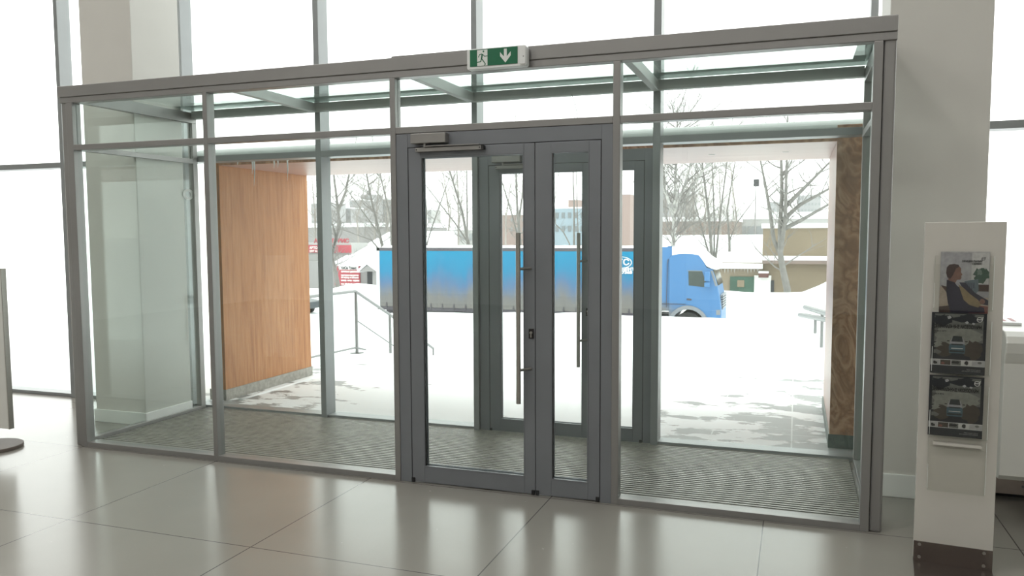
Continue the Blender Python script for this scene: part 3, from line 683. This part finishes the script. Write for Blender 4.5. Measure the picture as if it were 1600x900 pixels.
M['darkgrey'] = mat('grey_trailer_rail', (.06, .052, .065), .5); M['tyre'] = mat('tyre_rubber', (.02, .02, .02), .8); M['lwhite'] = mat('lorry_white', (.6, .62, .64), .5)
M['cglass'] = mat('cab_glass', (.03, .045, .04), .08, 0, .3, 1); M['chrome'] = mat('grey_plastic', (.2, .21, .23), .4)
TRz = GZ
tr = box('trailer_body', M['darkgrey'], TRK, TX0 + .02, TX1, TY0 + .03, TY1, TRz + 1.12, TRz + 3.95, .02)
# curtain with gentle folds
c = MB(); nxx = 120
for zz in (TRz + 1.17, TRz + 1.5, TRz + 2.4, TRz + 3.3, TRz + 3.84):
    for i in range(nxx + 1):
        x = TX0 + .16 + (TX1 - TX0 - .28) * i / nxx; f = 1 - (zz - TRz - 1.1) / 2.9
        c.v.append((x, TY0 + .012 * sin(x * 9) * (.3 + f) + .008 * sin(x * 23 + zz * 2), zz))
for j in range(4):
    for i in range(nxx): a = j * (nxx + 1) + i; c.f.append((a, a + 1, a + nxx + 2, a + nxx + 1))
c.build('curtain', M['curtain'], TRK, smooth=True)
box('top_rail', M['darkgrey'], tr, TX0, TX1 + .02, TY0 - .01, TY0 + .06, TRz + 3.84, TRz + 3.98)
box('rear_post', M['lwhite'], tr, TX0 - .02, TX0 + .15, TY0 - .01, TY0 + .1, TRz + 1.1, TRz + 3.98)
box('front_post', M['lwhite'], tr, TX1 - .12, TX1, TY0 - .01, TY0 + .1, TRz + 1.1, TRz + 3.98)
box('side_rail', M['darkgrey'], TRK, TX0, TX1, TY0 + .01, TY0 + .08, TRz + 1.0, TRz + 1.16)
box('chassis', M['darkgrey'], TRK, TX0 + .1, -4.9, TY0 + .7, TY1 - .7, TRz + .75, TRz + 1.1)
box('bumper_bar', M['darkgrey'], TRK, TX0, TX0 + .12, TY0 + .1, TY1 - .1, TRz + .45, TRz + .62)
for i in range(22):
    x = TX0 + .5 + i * .59
    MB().box(x - .022, x + .022, TY0 - .02, TY0 - .003, TRz + 1.08, TRz + 1.36).box(x - .045, x + .045, TY0 - .026, TY0 - .012, TRz + 1.20, TRz + 1.25).build('strap_buckle', M['darkgrey'], tr)
sn = MB(); rnd = random.Random(2)
for i in range(60):
    x = TX0 + .1 + (TX1 - TX0 - .3) * i / 59
    for yk, zz in ((TY0 + .30, .02), (TY0 + .5, .10), (TY1 - .2, .10), (TY1 - .02, .02)): sn.v.append((x, yk, TRz + 3.955 + zz * (1 + .3 * rnd.random())))
for i in range(59):
    for j in range(3): a = i * 4 + j; sn.f.append((a, a + 1, a + 5, a + 4))
sn.build('roof_snow', M['snow_fx'], TRK, smooth=True)
def wheel(x, y, r=.5, w=.3):
    q = MB().tube([(x, y, TRz + r), (x, y + w, TRz + r)], r, 28); o = q.build('wheel', M['tyre'], TRK, bevel=.04)
    MB().tube([(x, y - .012, TRz + r), (x, y + .05, TRz + r)], r * .55, 20).tube([(x, y - .04, TRz + r), (x, y, TRz + r)], r * .2, 12).build('rim', M['chrome'], o)
for x in (-17.6, -16.3, -15.0, -7.2): wheel(x, TY0 + .06); wheel(x, TY1 - .36)
def tx(u, v): p = at(u, v, TY0); return (p.x, p.z)
ac = tx(1075, 497); wheel(ac[0], TY0 + .04, .64, .32); wheel(ac[0], TY1 - .36, .64, .32)
# cab profile (side view) extruded, sides rounded by bevel
arch = [(ac[0] + .72 * cos(t), TRz + .66 + .74 * sin(t)) for t in [pi * k / 10 for k in range(11)]]
prof = [tx(1046, 386), tx(1056, 390.5), tx(1060, 394), tx(1076, 395), tx(1088, 396.5), tx(1095, 400), tx(1099, 408), tx(1104, 418), tx(1113, 421), tx(1117, 432), tx(1121, 446), tx(1124, 462), tx(1126.3, 480), tx(1126.5, 500)]
prof = [tx(1044.5, 403)] + [tx(1050, 398), tx(1055, 395)] + prof[3:]
zb = TRz + .42
prof += [(prof[-1][0], zb), (arch[0][0], zb)] + arch + [(arch[-1][0], zb + .1), (tx(1044.5, 490)[0], zb + .1)]
cabm = MB().prism(prof, TY0 + .02, TY1 - .02, 'y').build('cab', M['cab'], TRK, bevel=.06)
# side fairing between cab and trailer
fp = [tx(1030, 386), tx(1046, 386), tx(1055, 391), tx(1050, 397), tx(1044.5, 404), tx(1044.5, 486), tx(1030, 486)]
MB().prism(fp, TY0 + .05, TY0 + .12, 'y').prism(fp, TY1 - .12, TY1 - .05, 'y').build('side_fairing', M['cab'], TRK)
box('fairing_base', M['chrome'], TRK, tx(1030, 480)[0], tx(1046, 480)[0], TY0 + .03, TY1 - .1, TRz + .9, TRz + 1.05)
# window, door lines, mirror, windscreen, grille
def sidepoly(nm, pts, m, dy=.004, par=None, y=None):
    y = TY0 + .02 if y is None else y
    return MB().prism([tx(*p) for p in pts], y - dy, y + .02, 'y').build(nm, m, par or TRK)
dr = sidepoly('door', [(1074, 419), (1100, 421), (1108, 448), (1111, 462), (1111, 478), (1104, 496), (1098, 492), (1088, 481), (1072, 474)], M['cab'], .012)
sidepoly('side_window', [(1075.5, 423.5), (1097, 424), (1103, 441), (1103, 449), (1076, 446)], M['cglass'], .018, dr)
sidepoly('window_trim', [(1074.5, 422.4), (1098, 422.9), (1097.6, 423.9), (1074.6, 423.4)], M['chrome'], .022, dr)
sidepoly('door_handle', [(1073, 466), (1080.5, 467), (1080.5, 469.5), (1073, 469)], M['darkgrey'], .024, dr)
sidepoly('panel_seam', [(1042.5, 410), (1043.5, 405), (1044.3, 405), (1043, 412), (1041.5, 480), (1040.7, 480)], M['darkgrey'], .03)
sidepoly('lower_band', [(1030, 474.2), (1072, 475.2), (1072, 475.9), (1030, 474.9)], M['darkgrey'], .03)
am = MB()
for k in range(12):
    t0, t1 = pi * k / 12, pi * (k + 1) / 12
    P = lambda t, rr: (ac[0] + rr * cos(t), TRz + .66 + rr * 1.03 * sin(t))
    am.prism([P(t0, .88), P(t1, .88), P(t1, .72), P(t0, .72)], TY0 - .03, TY0 + .10, 'y')
am.build('wheel_arch', M['chrome'], TRK)
mz = tx(1102.5, 424); mz2 = tx(1102.5, 447)
MB().box(mz[0] - .02, mz[0] + .20, TY0 - .30, TY0 - .12, mz2[1] + .22, mz[1]).box(mz[0] - .02, mz[0] + .2, TY0 - .30, TY0 - .12, mz2[1] - .03, mz2[1] + .17).build('wing_mirror', M['cab'], TRK, bevel=.03)
MB().tube([(mz[0] + .1, TY0 + .02, mz[1] - .05), (mz[0] + .1, TY0 - .2, mz[1] - .08)], .02, 8).tube([(mz[0] + .1, TY0 + .02, mz2[1] + .05), (mz[0] + .1, TY0 - .2, mz2[1] + .05)], .02, 8).build('mirror_arm', M['darkgrey'], TRK)
w0, w1 = tx(1113.3, 422), tx(1121.3, 446)
q = MB().prism([(w0[0] - .02, w0[1]), (w0[0] + .03, w0[1]), (w1[0] + .03, w1[1]), (w1[0] - .02, w1[1])], TY0 + .12, TY1 - .12, 'y'); q.build('windscreen', M['cglass'], TRK)
q = MB().prism([tx(1110, 423), tx(1113.4, 423), tx(1121, 447), tx(1117.5, 447)], TY0 + .0, TY0 + .04, 'y'); q.build('windscreen_pillar', M['chrome'], TRK)
g0, g1 = tx(1125, 463), tx(1126.4, 483)
q = MB()
for k in range(6): z = g0[1] + (g1[1] - g0[1]) * k / 5; q.box(g0[0] - .02, g0[0] + .10, TY0 + .35, TY1 - .35, z - .035, z + .035)
q.build('grille', M['chrome'], TRK)
q = MB().prism([tx(1111, 484), tx(1127, 484), (tx(1127.5, 484)[0], TRz + .35), (tx(1111, 484)[0], TRz + .35)], TY0 + .0, TY1, 'y'); q.build('bumper', M['cab'], TRK, bevel=.05)
sidepoly('headlamp', [(1119, 484.5), (1125.5, 484.5), (1125.5, 492), (1119, 492)], M['chrome'], .03, None)
# snow on cab roof and sun visor
sn = MB(); pr = [(1050, 385.5, 399), (1060, 384.8, 397), (1070, 385.6, 396.5), (1082, 387, 397), (1092, 390, 399), (1098, 396, 407), (1104, 402, 416), (1112, 407, 420), (1119, 412, 421.5), (1122.5, 417, 421), (1119, 420.5, 422)]
for k in range(len(pr) - 1):
    (u0, a0, b0), (u1, a1, b1) = pr[k], pr[k + 1]
up = [tx(u, a) for u, a, b_ in pr]; dn = [tx(u, b_) for u, a, b_ in pr][::-1]
sn.prism(up + dn[1:], TY0 + .0, TY1 - .1, 'y'); sn.build('cab_snow', M['snow_fx'], TRK, bevel=.07, smooth=True)
# trailer lettering
pc = tx(972, 410); el = MB(); n = 32
for k in range(n):
    t0, t1 = 2 * pi * k / n, 2 * pi * (k + 1) / n
    P = lambda t, s_: (pc[0] + .44 * s_ * cos(t), pc[1] + .25 * s_ * sin(t))
    el.prism([P(t0, 1), P(t1, 1), P(t1, .90), P(t0, .90)], TY0 - .032, TY0 - .028, 'y')
el.build('logo_ring', M['lwhite'], tr)
off = tr.parent.location + tr.location
def ttext(nm, s, size, u, v, sx=1): p = tx(u, v); text_mesh(nm, s, size, M['lwhite'], tr, Vector((p[0], TY0 - .03, p[1])) - TRK.location, align='CENTER', extrude=.003, bold=.012, sx=sx)
ttext('logo_letters', 'ТС', .36, 974, 414, 1.1); ttext('lettering', 'ЦЕМЕНТ', .17, 976, 422.5, 1.25); ttext('lettering', '627368', .17, 976, 427.5, 1.3)

# dark car at far left
CR = empty('parked_car', tuple(Vector((at(478, 470, 40).x - 1.55, 40, GZ)))); tag(CR, 'dark snow covered car just visible right of the oak porch wall', 'car')
cx, cz = CR.location.x, GZ
cpaint = mat('dark_car_paint', (.03, .04, .05), .3)
MB().prism([(cx - 2.1, cz + .35), (cx + 2.1, cz + .35), (cx + 2.15, cz + .75), (cx + 1.2, cz + .92), (cx + .5, cz + 1.38), (cx - 1.1, cz + 1.42), (cx - 1.8, cz + .98), (cx - 2.15, cz + .85)], 39.2, 40.8, 'y').build('body', cpaint, CR, bevel=.08)
MB().prism([(cx - 1.5, cz + .98), (cx + 1.0, cz + .95), (cx + .45, cz + 1.30), (cx - 1.05, cz + 1.34)], 39.18, 39.22, 'y').build('side_window', M['cglass'], CR)
MB().prism([(cx - 1.2, cz + 1.40), (cx + .6, cz + 1.38), (cx + .4, cz + 1.50), (cx - 1.0, cz + 1.52)], 39.3, 40.7, 'y').build('roof_snow', M['snow_fx'], CR, bevel=.04)
for x in (-1.3, 1.3):
    for yy in (39.2, 40.6): MB().tube([(cx + x, yy, cz + .33), (cx + x, yy + .2, cz + .33)], .33, 20).build('wheel', M['tyre'], CR)

# ------------------------------------------------------------------ buildings
BM = dict(beige=mat('beige_render', (0.257, 0.209, 0.155), .8, 0, .12, .5), beige2=mat('tan_render', (0.230, 0.182, 0.128), .8, 0, .1, .5), grey=mat('grey_render', (0.270, 0.257, 0.257), .8, 0, .08, .3), brown=mat('brown_brick', (0.230, 0.176, 0.155), .8, 0, .15, .5),
          blue=mat('pale_blue_cladding', (0.257, 0.317, 0.365), .7, 0, .1, .4), pale=mat('pale_render', (0.378, 0.371, 0.365), .8, 0, .06, .2), red=mat('red_board', (0.378, 0.061, 0.081), .6), green=mat('green_gate', (0.047, 0.101, 0.074), .7, 0, .3, 1),
          win=mat('far_window', (0.162, 0.176, 0.189), .4), win2=mat('haze_toned_window', (0.257, 0.263, 0.270), .5), brick=mat('pink_brick', (0.297, 0.223, 0.203), .8), white=mat('white_board', (0.810, 0.810, 0.783), .6), dark=mat('dark_opening', (0.041, 0.041, 0.047), .8), far=mat('haze_toned_concrete', (0.338, 0.331, 0.338), .85, 0, .05, .05))  # tones lightened, distance haze put into these building colours
def building(nm, label, u0, u1, vtop, Y, depth, wall, cols=0, rows=0, group=None, winm='win', ww=.5, wh=.55, zbot=None, snow=.35, vwin=None):
    a, b_ = at(u0, vtop, Y), at(u1, vtop, Y); z1 = (a.z + b_.z) / 2; z0 = GZ - .3 if zbot is None else zbot
    e = empty(nm, ((a.x + b_.x) / 2, Y, z0)); tag(e, label, 'building', group)
    box('wall', BM[wall], e, a.x, b_.x, Y, Y + depth, z0, z1)
    if snow: MB().box(a.x - .1, b_.x + .1, Y - .1, Y + depth + .1, z1, z1 + snow).build('roof_snow', M['snow_fx'], e)
    zw0 = at((u0 + u1) / 2, vwin, Y).z if vwin else max(z0 + 1, GZ + 1)
    if cols:
        dx = (b_.x - a.x) / cols; dz = (z1 - zw0) / rows; base = None
        for i in range(cols):
            for j in range(rows):
                xc = a.x + dx * (i + .5); zc = zw0 + dz * (j + .5)
                if base is None:
                    base = MB().box(-dx * ww / 2, dx * ww / 2, -.08, .02, -dz * wh / 2, dz * wh / 2).build('window', BM[winm], e, world=False); o = base
                else: o = base.copy(); scene.collection.objects.link(o)
                o.parent = e; o.location = Vector((xc, Y, zc)) - e.location
    return e
# garage at right
e = building('garage', 'long low beige garage with green gate and snowy roof right of the lorry', 985, 1192, 410, 55, 14, 'beige', snow=0)
p0, p1 = at(985, 410, 55), at(1192, 410, 55)
MB().prism([(54.7, p0.z - .05), (69, at(1100, 367, 69).z), (69, at(1100, 367, 69).z - .3), (54.7, p0.z - .35)], p0.x, p1.x, 'x').build('snow_roof', M['snow_fx'], e)
ic = MB(); rnd = random.Random(7)
for k in range(40):
    x = p0.x + .3 + (p1.x - p0.x - .6) * k / 39; l = .15 + .35 * rnd.random(); ic.tube([(x, 54.72, p0.z - .3), (x, 54.72, p0.z - .3 - l)], [.04, .005], 5)
ic.build('icicles', BM['pale'], e)
q0, q1 = at(1141, 432, 55), at(1178, 454, 55)
gt = box('gate', BM['green'], e, q0.x, q1.x, 54.9, 55.02, GZ, q0.z); k0 = at(1157, 440, 55)
box('hatch', BM['beige2'], gt, k0.x - .2, k0.x + .25, 54.86, 54.9, k0.z - .35, k0.z + .1)
box('white_patch', BM['white'], e, q1.x, at(1205, 440, 55).x, 54.95, 55.02, GZ, q0.z + .1)
box('doorway', BM['dark'], e, at(1204.5, 440, 55).x, at(1209.5, 440, 55).x, 54.9, 55.02, GZ, at(1205, 438, 55).z)
cb = at(1186, 425, 55); ca = at(1201, 433, 55)
ab = box('canopy_box', mat('rusty_box', (.12, .05, .045), .7), e, cb.x, ca.x, 54.3, 55, ca.z, cb.z - .05); box('box_snow', M['snow_fx'], ab, cb.x, ca.x, 54.3, 55, cb.z - .05, cb.z + .07)
e = building('tall_garage', 'taller tan rendered building with snowy ledge at the right behind the forked tree', 1192.3, 1420, 356, 55, 12, 'beige2', snow=.3)
p0, p1 = at(1192, 404, 54.6), at(1420, 404, 54.6)
box('ledge', BM['brown'], e, p0.x, p1.x, 54.3, 55.0, p0.z - .32, p0.z - .1); box('ledge_snow', M['snow_fx'], e, p0.x, p1.x, 54.25, 55.0, p0.z - .1, p0.z + .17)
# beyond
building('shed', 'long dark brown shed behind the garage roof', 1015, 1150, 346, 90, 10, 'brown', zbot=-1, snow=.5)
building('hangar', 'pale ribbed hangar between the brown shed and the far rooftops', 1153, 1300, 342, 101.5, 12, 'pale', 10, 1, None, 'win2', .85, .5, zbot=-1, snow=.8)
building('blue_building', 'three storey pale blue building with paired windows behind the lorry', 846, 925, 326, 115, 14, 'blue', 8, 2, None, 'win', .5, .42, zbot=-1, vwin=368, snow=.2)
building('roof_hut', 'small brick hut on the roof of the blue building', 888, 903, 312.5, 118, 5, 'brick', zbot=at(890, 326, 115).z + .2, snow=.2)
building('brick_building', 'brown brick building seen through the inner door glass left of the blue one', 768, 822, 336, 125, 10, 'brick', 6, 2, None, 'win2', .3, .4, zbot=-1, vwin=366)
building('brick_tower', 'narrow pink brick tower behind the lorry trailer logo', 971, 985, 304, 160, 8, 'brick', zbot=-1, snow=.2)
building('long_roof', 'long low building with snowy roof left of the outer door', 640, 742, 360, 130, 14, 'pale', 8, 1, None, 'win2', .4, .5, zbot=-1, snow=.9)
for i, (u0, u1, vt, lab) in enumerate(((486, 518, 318, 'far grey apartment tower at the left edge of the skyline'), (520, 548, 326, 'low end of the stepped far apartment slab'), (546, 564, 313, 'middle step of the far apartment slab'), (564, 580, 304, 'tallest step of the far apartment slab'), (580, 612, 312, 'brownish far apartment block behind the leaning stems'),
                                     (668, 674, 328, 'thin far chimney block above the snowy roofs'), (1032, 1046, 300, 'far tower behind the white birch'), (1046, 1085, 302, 'wide far block behind the birch crown'), (1203, 1219, 316, 'small dark far block beside the forked tree'), (1246, 1283, 305, 'pale far slab near the right porch wall'))):
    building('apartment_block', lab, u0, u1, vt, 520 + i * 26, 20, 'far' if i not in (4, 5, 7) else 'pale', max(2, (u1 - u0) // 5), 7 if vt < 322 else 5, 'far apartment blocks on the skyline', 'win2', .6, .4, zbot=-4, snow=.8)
# left warehouse with red signs
W = building('warehouse', 'low grey warehouse with red signboards and snow covered roof at left', 452, 640, 409, 60, 10, 'grey', snow=0)
pa, pb = at(470, 409, 60), at(640, 409, 60)
MB().prism([(59.6, pa.z - .05), (70, at(560, 362, 70).z), (70, pa.z - .3), (59.6, pa.z - .3)], at(523, 409, 60).x, pb.x, 'x').build('snow_roof', M['snow_fx'], W)
sb0, sb1 = at(524, 413, 60), at(563.5, 446, 60)
s = box('signboard', BM['red'], W, sb0.x, sb1.x, 59.86, 60, sb1.z, sb0.z)
box('name_strip', BM['white'], s, at(531, 415, 60).x, at(561.5, 415, 60).x, 59.82, 59.86, at(531, 421, 60).z, at(531, 414.6, 60).z)
def wtext(nm, t, size, u, v, m, par, sx=1, y=59.8): p = at(u, v, y); text_mesh(nm, t, size, m, par, Vector((p.x, y, p.z)) - W.location, align='LEFT', extrude=.004, bold=.012, sx=sx)
wtext('sign_lettering', 'АлСи Транс', .30, 533, 420.5, BM['dark'], s, .86)
for k, (t, v) in enumerate((('СРОЧНАЯ ДОСТАВКА', 425.5), ('грузовые перевозки', 431), ('по городу и области', 434.5), ('склад · офис · сервис', 439), ('тел. 372-73-68', 444.5))):
    wtext('sign_lettering', t, .18, 533, v, BM['white'], s, .95)
# upper front with roof sign
U = building('upper_block', 'grey upper block with red roof lettering above the warehouse signboard', 440, 548, 380, 62, 3, 'pale', snow=0, zbot=at(500, 409, 60).z + .02)
u0, u1 = at(470, 383, 61.8), at(547.5, 395, 61.8)
s2 = box('red_banner', BM['red'], U, u0.x, u1.x, 61.8, 62, u1.z, u0.z)
p = at(483, 389, 61.7); text_mesh('banner_lettering', 'АВТОЗАПЧАСТИ', .30, BM['white'], s2, Vector((p.x, 61.76, p.z)) - U.location, extrude=.004, bold=.01)
p = at(483, 394, 61.7); text_mesh('banner_lettering', 'ОПТ И РОЗНИЦА', .24, BM['white'], s2, Vector((p.x, 61.76, p.z)) - U.location, extrude=.004, bold=.01)
p = at(483, 379.5, 61.7); text_mesh('roof_lettering', 'АВТОСЕРВИС', .50, BM['red'], U, Vector((p.x, 62.5, p.z)) - U.location, extrude=.03, bold=.02, sx=1.05)
building('rear_hall', 'wide hall with flat snowy roof behind the warehouse', 470, 622, 355, 85, 14, 'grey', zbot=-1, snow=.5)
# porch of the warehouse
P0, P1 = at(565, 424, 58.5), at(589, 447, 58.5)
pe = empty('porch', ((P0.x + P1.x) / 2, 59, GZ)); tag(pe, 'small gabled porch with snowy roof beside the red signboard', 'porch')
pk = at(574.5, 413, 58.5)
MB().prism([(P0.x - .15, P0.z), (pk.x, pk.z - .1), (P1.x + .15, P0.z)], 58.4, 59.5, 'y').build('gable', BM['grey'], pe)
MB().prism([(P0.x - .3, P0.z - .1), (pk.x, pk.z), (P1.x + .3, P0.z - .1), (P1.x + .3, P0.z + .1), (pk.x, pk.z + .25), (P0.x - .3, P0.z + .1)], 58.3, 59.5, 'y').build('roof_snow', M['snow_fx'], pe)
box('doorway', BM['dark'], pe, P0.x, at(574, 440, 58.5).x, 59.4, 59.5, GZ, P0.z); box('door', BM['pale'], pe, at(574.5, 440, 58.5).x, at(580.5, 440, 58.5).x, 59.3, 59.4, GZ, P0.z)
box('side_post', BM['grey'], pe, at(585, 440, 58.5).x, P1.x, 58.5, 59.5, GZ, P0.z)

# ------------------------------------------------------------------ trees
bark = mat('grey_bark', (.19, .18, .17), .9, 0, .25, 4, .4, 20); twigm = mat('twig_bark', (.24, .225, .215), .9, 0, .1, 2)
birch = mat('birch_bark', (.46, .45, .43), .8, 0, .5, 5)
def tree(u, vb, Y, stems, label, spread=1.0, bk=None, seed=0, dens=1.0, group=None, zb=None, twig=None, r0=.11):
    """stems: list of pixel polylines [(u,v)...] standing in the plane at distance Y, wandering in depth"""
    rnd = random.Random(seed); base = at(u, vb, Y); base.z = gz(base.x, Y) - .12
    e = empty('bare_tree', (base.x, Y, base.z)); tag(e, label, 'tree', group)
    tk = MB(); br = MB()
    def grow(p, d, ln, r, lvl):
        n = 4 if lvl < 2 else 3; pts = [p]; dd = d.copy(); q = p.copy()
        for i in range(n):
            dd = (dd + Vector((rnd.uniform(-1, 1), rnd.uniform(-1, 1), rnd.uniform(-.5, .9))) * .22).normalized(); q = q + dd * ln / n; pts.append(q.copy())
        br.tube([tuple(a) for a in pts], [r * (1 - .75 * i / n) for i in range(n + 1)], 4 if lvl < 2 else 3, caps=False)
        if lvl < 3:
            k = int((5 if lvl == 0 else 4 if lvl == 1 else 3) * dens + rnd.random())
            for i in range(k):
                t = rnd.uniform(.2, 1) * n; a = int(min(t, n - .01)); f = t - a; s = pts[a].lerp(pts[min(a + 1, n)], min(f, 1))
                nd = (dd + Vector((rnd.uniform(-1, 1), rnd.uniform(-1, 1), rnd.uniform(-.3, .8)))).normalized()
                grow(s, nd, ln * rnd.uniform(.4, .62), max(r * .5, .004), lvl + 1)
    for si, st in enumerate(stems):
        pts = [Vector((at(*st[0], Y).x, Y, base.z))] if at(*st[0], Y).z > base.z + .3 and st[0][1] >= vb - 8 else []
        dy = 0; sg = rnd.choice((-1, 1))
        for i, (a, b_) in enumerate(st):
            dy = sg * .35 * i * (0 if si == 0 else 1); p = at(a, b_, Y + dy); pts.append(p)
        top = pts[-1] + (pts[-1] - pts[-2]).normalized() * rnd.uniform(1.5, 3); pts.append(top)
        rr = r0 * (1 if si == 0 else .62)
        N_ = len(pts); tk.tube([tuple(p) for p in pts], [rr * (1 - .78 * i / (N_ - 1)) for i in range(N_)], 7, caps=False)
        L_ = sum((pts[i + 1] - pts[i]).length for i in range(N_ - 1)); nb = int(L_ * 2.3 * dens)
        for k in range(nb):
            t = (.22 + .78 * rnd.random()) * (N_ - 1); a = int(min(t, N_ - 1.01)); s = pts[a].lerp(pts[a + 1], t - a)
            az = rnd.uniform(0, 2 * pi); nd = Vector((cos(az), sin(az), rnd.uniform(.3, 1.1))).normalized()
            grow(s, nd, rnd.uniform(.9, 2.2) * spread, max(.010, rr * .22), 1)
    tk.build('trunk', bk or bark, e, smooth=True); br.build('branches', twig or twigm, e, smooth=True)
    return e
tree(528, 450, 50, [[(529, 452), (524, 425), (518, 400), (531, 350), (526, 310), (521, 270)], [(518, 400), (525, 372), (520, 352), (516, 345)], [(528, 330), (540, 300), (545, 275)]], 'tree with a thick bent trunk in front of the red signboard', 1.0, seed=1, r0=.20)
tree(600, 392, 44, [[(600, 394), (588, 345), (578, 300), (571, 262)], [(598, 394), (592, 365), (570, 335), (545, 300)], [(612, 394), (610, 340), (598, 290), (592, 262)], [(596, 394), (580, 375), (552, 365)]], 'many stemmed bare tree fanning up behind the rear end of the trailer', 1.0, seed=2, dens=1.2)
tree(663, 388, 42, [[(664, 389), (666, 330), (660, 268)], [(665, 388), (675, 355), (688, 318)]], 'small bare tree with two stems in a V left of the outer door', .7, seed=3, dens=.7)
tree(735, 386, 43, [[(733, 388), (722, 330), (703, 268)], [(736, 386), (712, 350), (685, 315)], [(730, 388), (730, 330), (729, 262)]], 'leaning bare tree seen left of the outer door frame', .9, seed=4, dens=1.0)
tree(813, 382, 45, [[(813, 384), (808, 320), (806, 262)], [(812, 382), (800, 335), (786, 290)], [(810, 350), (817, 300), (818, 262)]], 'bare tree seen through the wide outer leaf beside the long pull handle', .8, seed=5, dens=.9)
tree(897, 380, 42, [[(897, 382), (897, 320), (895, 262)], [(904, 382), (902, 330), (900, 262)]], 'thin twin stemmed bare tree in front of the blue building', .6, seed=6, dens=.55, r0=.07)
tree(912, 382, 44, [[(911, 382), (912, 320), (914, 262)]], 'single thin bare sapling right of the twin stemmed tree', .6, seed=16, dens=.6, r0=.06)
tree(880, 380, 46, [[(890, 381), (880, 362), (868, 350), (866, 320), (872, 275)]], 'crooked bare sapling in front of the blue building', .6, seed=17, dens=.6, r0=.05)
tree(1053, 385, 43, [[(1052, 388), (1054, 330), (1056, 262)], [(1054, 345), (1040, 300), (1035, 262)], [(1054, 330), (1070, 290), (1078, 262)], [(1054, 360), (1075, 300), (1095, 272)]], 'white barked birch rising behind the lorry cab', 1.3, birch, seed=7, dens=1.5, r0=.16)
tree(1115, 408, 46, [[(1113, 410), (1108, 340), (1098, 262)], [(1116, 410), (1116, 340), (1113, 262)], [(1118, 408), (1125, 340), (1135, 262)], [(1110, 405), (1100, 370), (1092, 340)]], 'clump of slim bare stems behind the cab windscreen', .9, seed=8, dens=.9, r0=.12)
tree(1230, 452, 50, [[(1230, 452), (1223, 420), (1219, 395), (1219, 350), (1222, 300), (1221, 262)], [(1220, 392), (1227, 340), (1229, 262)], [(1219, 396), (1209, 375), (1203, 330), (1196, 290), (1190, 260)], [(1222, 345), (1250, 320), (1290, 298)], [(1220, 360), (1250, 345), (1285, 325)], [(1220, 330), (1250, 300), (1270, 280)]], 'large forked bare tree in front of the tan building', 1.1, seed=9, dens=.8, r0=.24)
tree(1140, 372, 60, [[(1140, 380), (1136, 330), (1145, 275)], [(1140, 375), (1150, 350), (1165, 330)]], 'thin bare tree rising from behind the garage roof', .9, seed=10, dens=.8)
rnd = random.Random(50)
hz = mat('haze_toned_twigs', (.33, .30, .28), .9, 0, .08, 2)  # paler than the near twigs, haze put into the colour
for k, (u, where) in enumerate([(492, 'leftmost of the row, just clear of the oak wall'), (505, 'behind the left facade mullion'), (560, 'before the stepped apartment slab'), (585, 'before the tallest far tower'), (606, 'close left of the inner door post'), (700, 'left of the outer door post'), (716, 'just right of the long low building'),
                                 (790, 'before the brown brick building'), (1030, 'right of the narrow facade mullion'), (1045, 'touching the left side of the birch'), (1070, 'close right of the birch'), (1085, 'left of the slim stem clump'), (1102, 'inside the slim stem clump'), (1126, 'right of the slim stem clump'), (1150, 'by the pale hangar end')]):
    vt = rnd.uniform(285, 310); Y = rnd.uniform(74, 82)
    tree(u, 372, Y, [[(u, 376), (u + rnd.uniform(-3, 3), 340), (u + rnd.uniform(-6, 6), vt)], [(u, 372), (u + rnd.uniform(-12, 12), 330), (u + rnd.uniform(-18, 18), vt + 8)]],
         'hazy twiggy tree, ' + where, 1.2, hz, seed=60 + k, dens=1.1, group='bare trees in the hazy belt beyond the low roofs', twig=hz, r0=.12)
# floodlight mast
pm = at(1181, 290, 95); e = empty('floodlight_mast', (pm.x, 95, -1)); tag(e, 'thin mast with a dark floodlight against the white sky', 'mast')
MB().tube([(pm.x, 95, -1), (pm.x, 95, pm.z)], [.09, .05], 8).build('pole', BM['grey'], e); MB().box(pm.x - .25, pm.x + .35, 94.8, 95.1, pm.z - .1, pm.z + .7).build('floodlight', BM['dark'], e, bevel=.05)
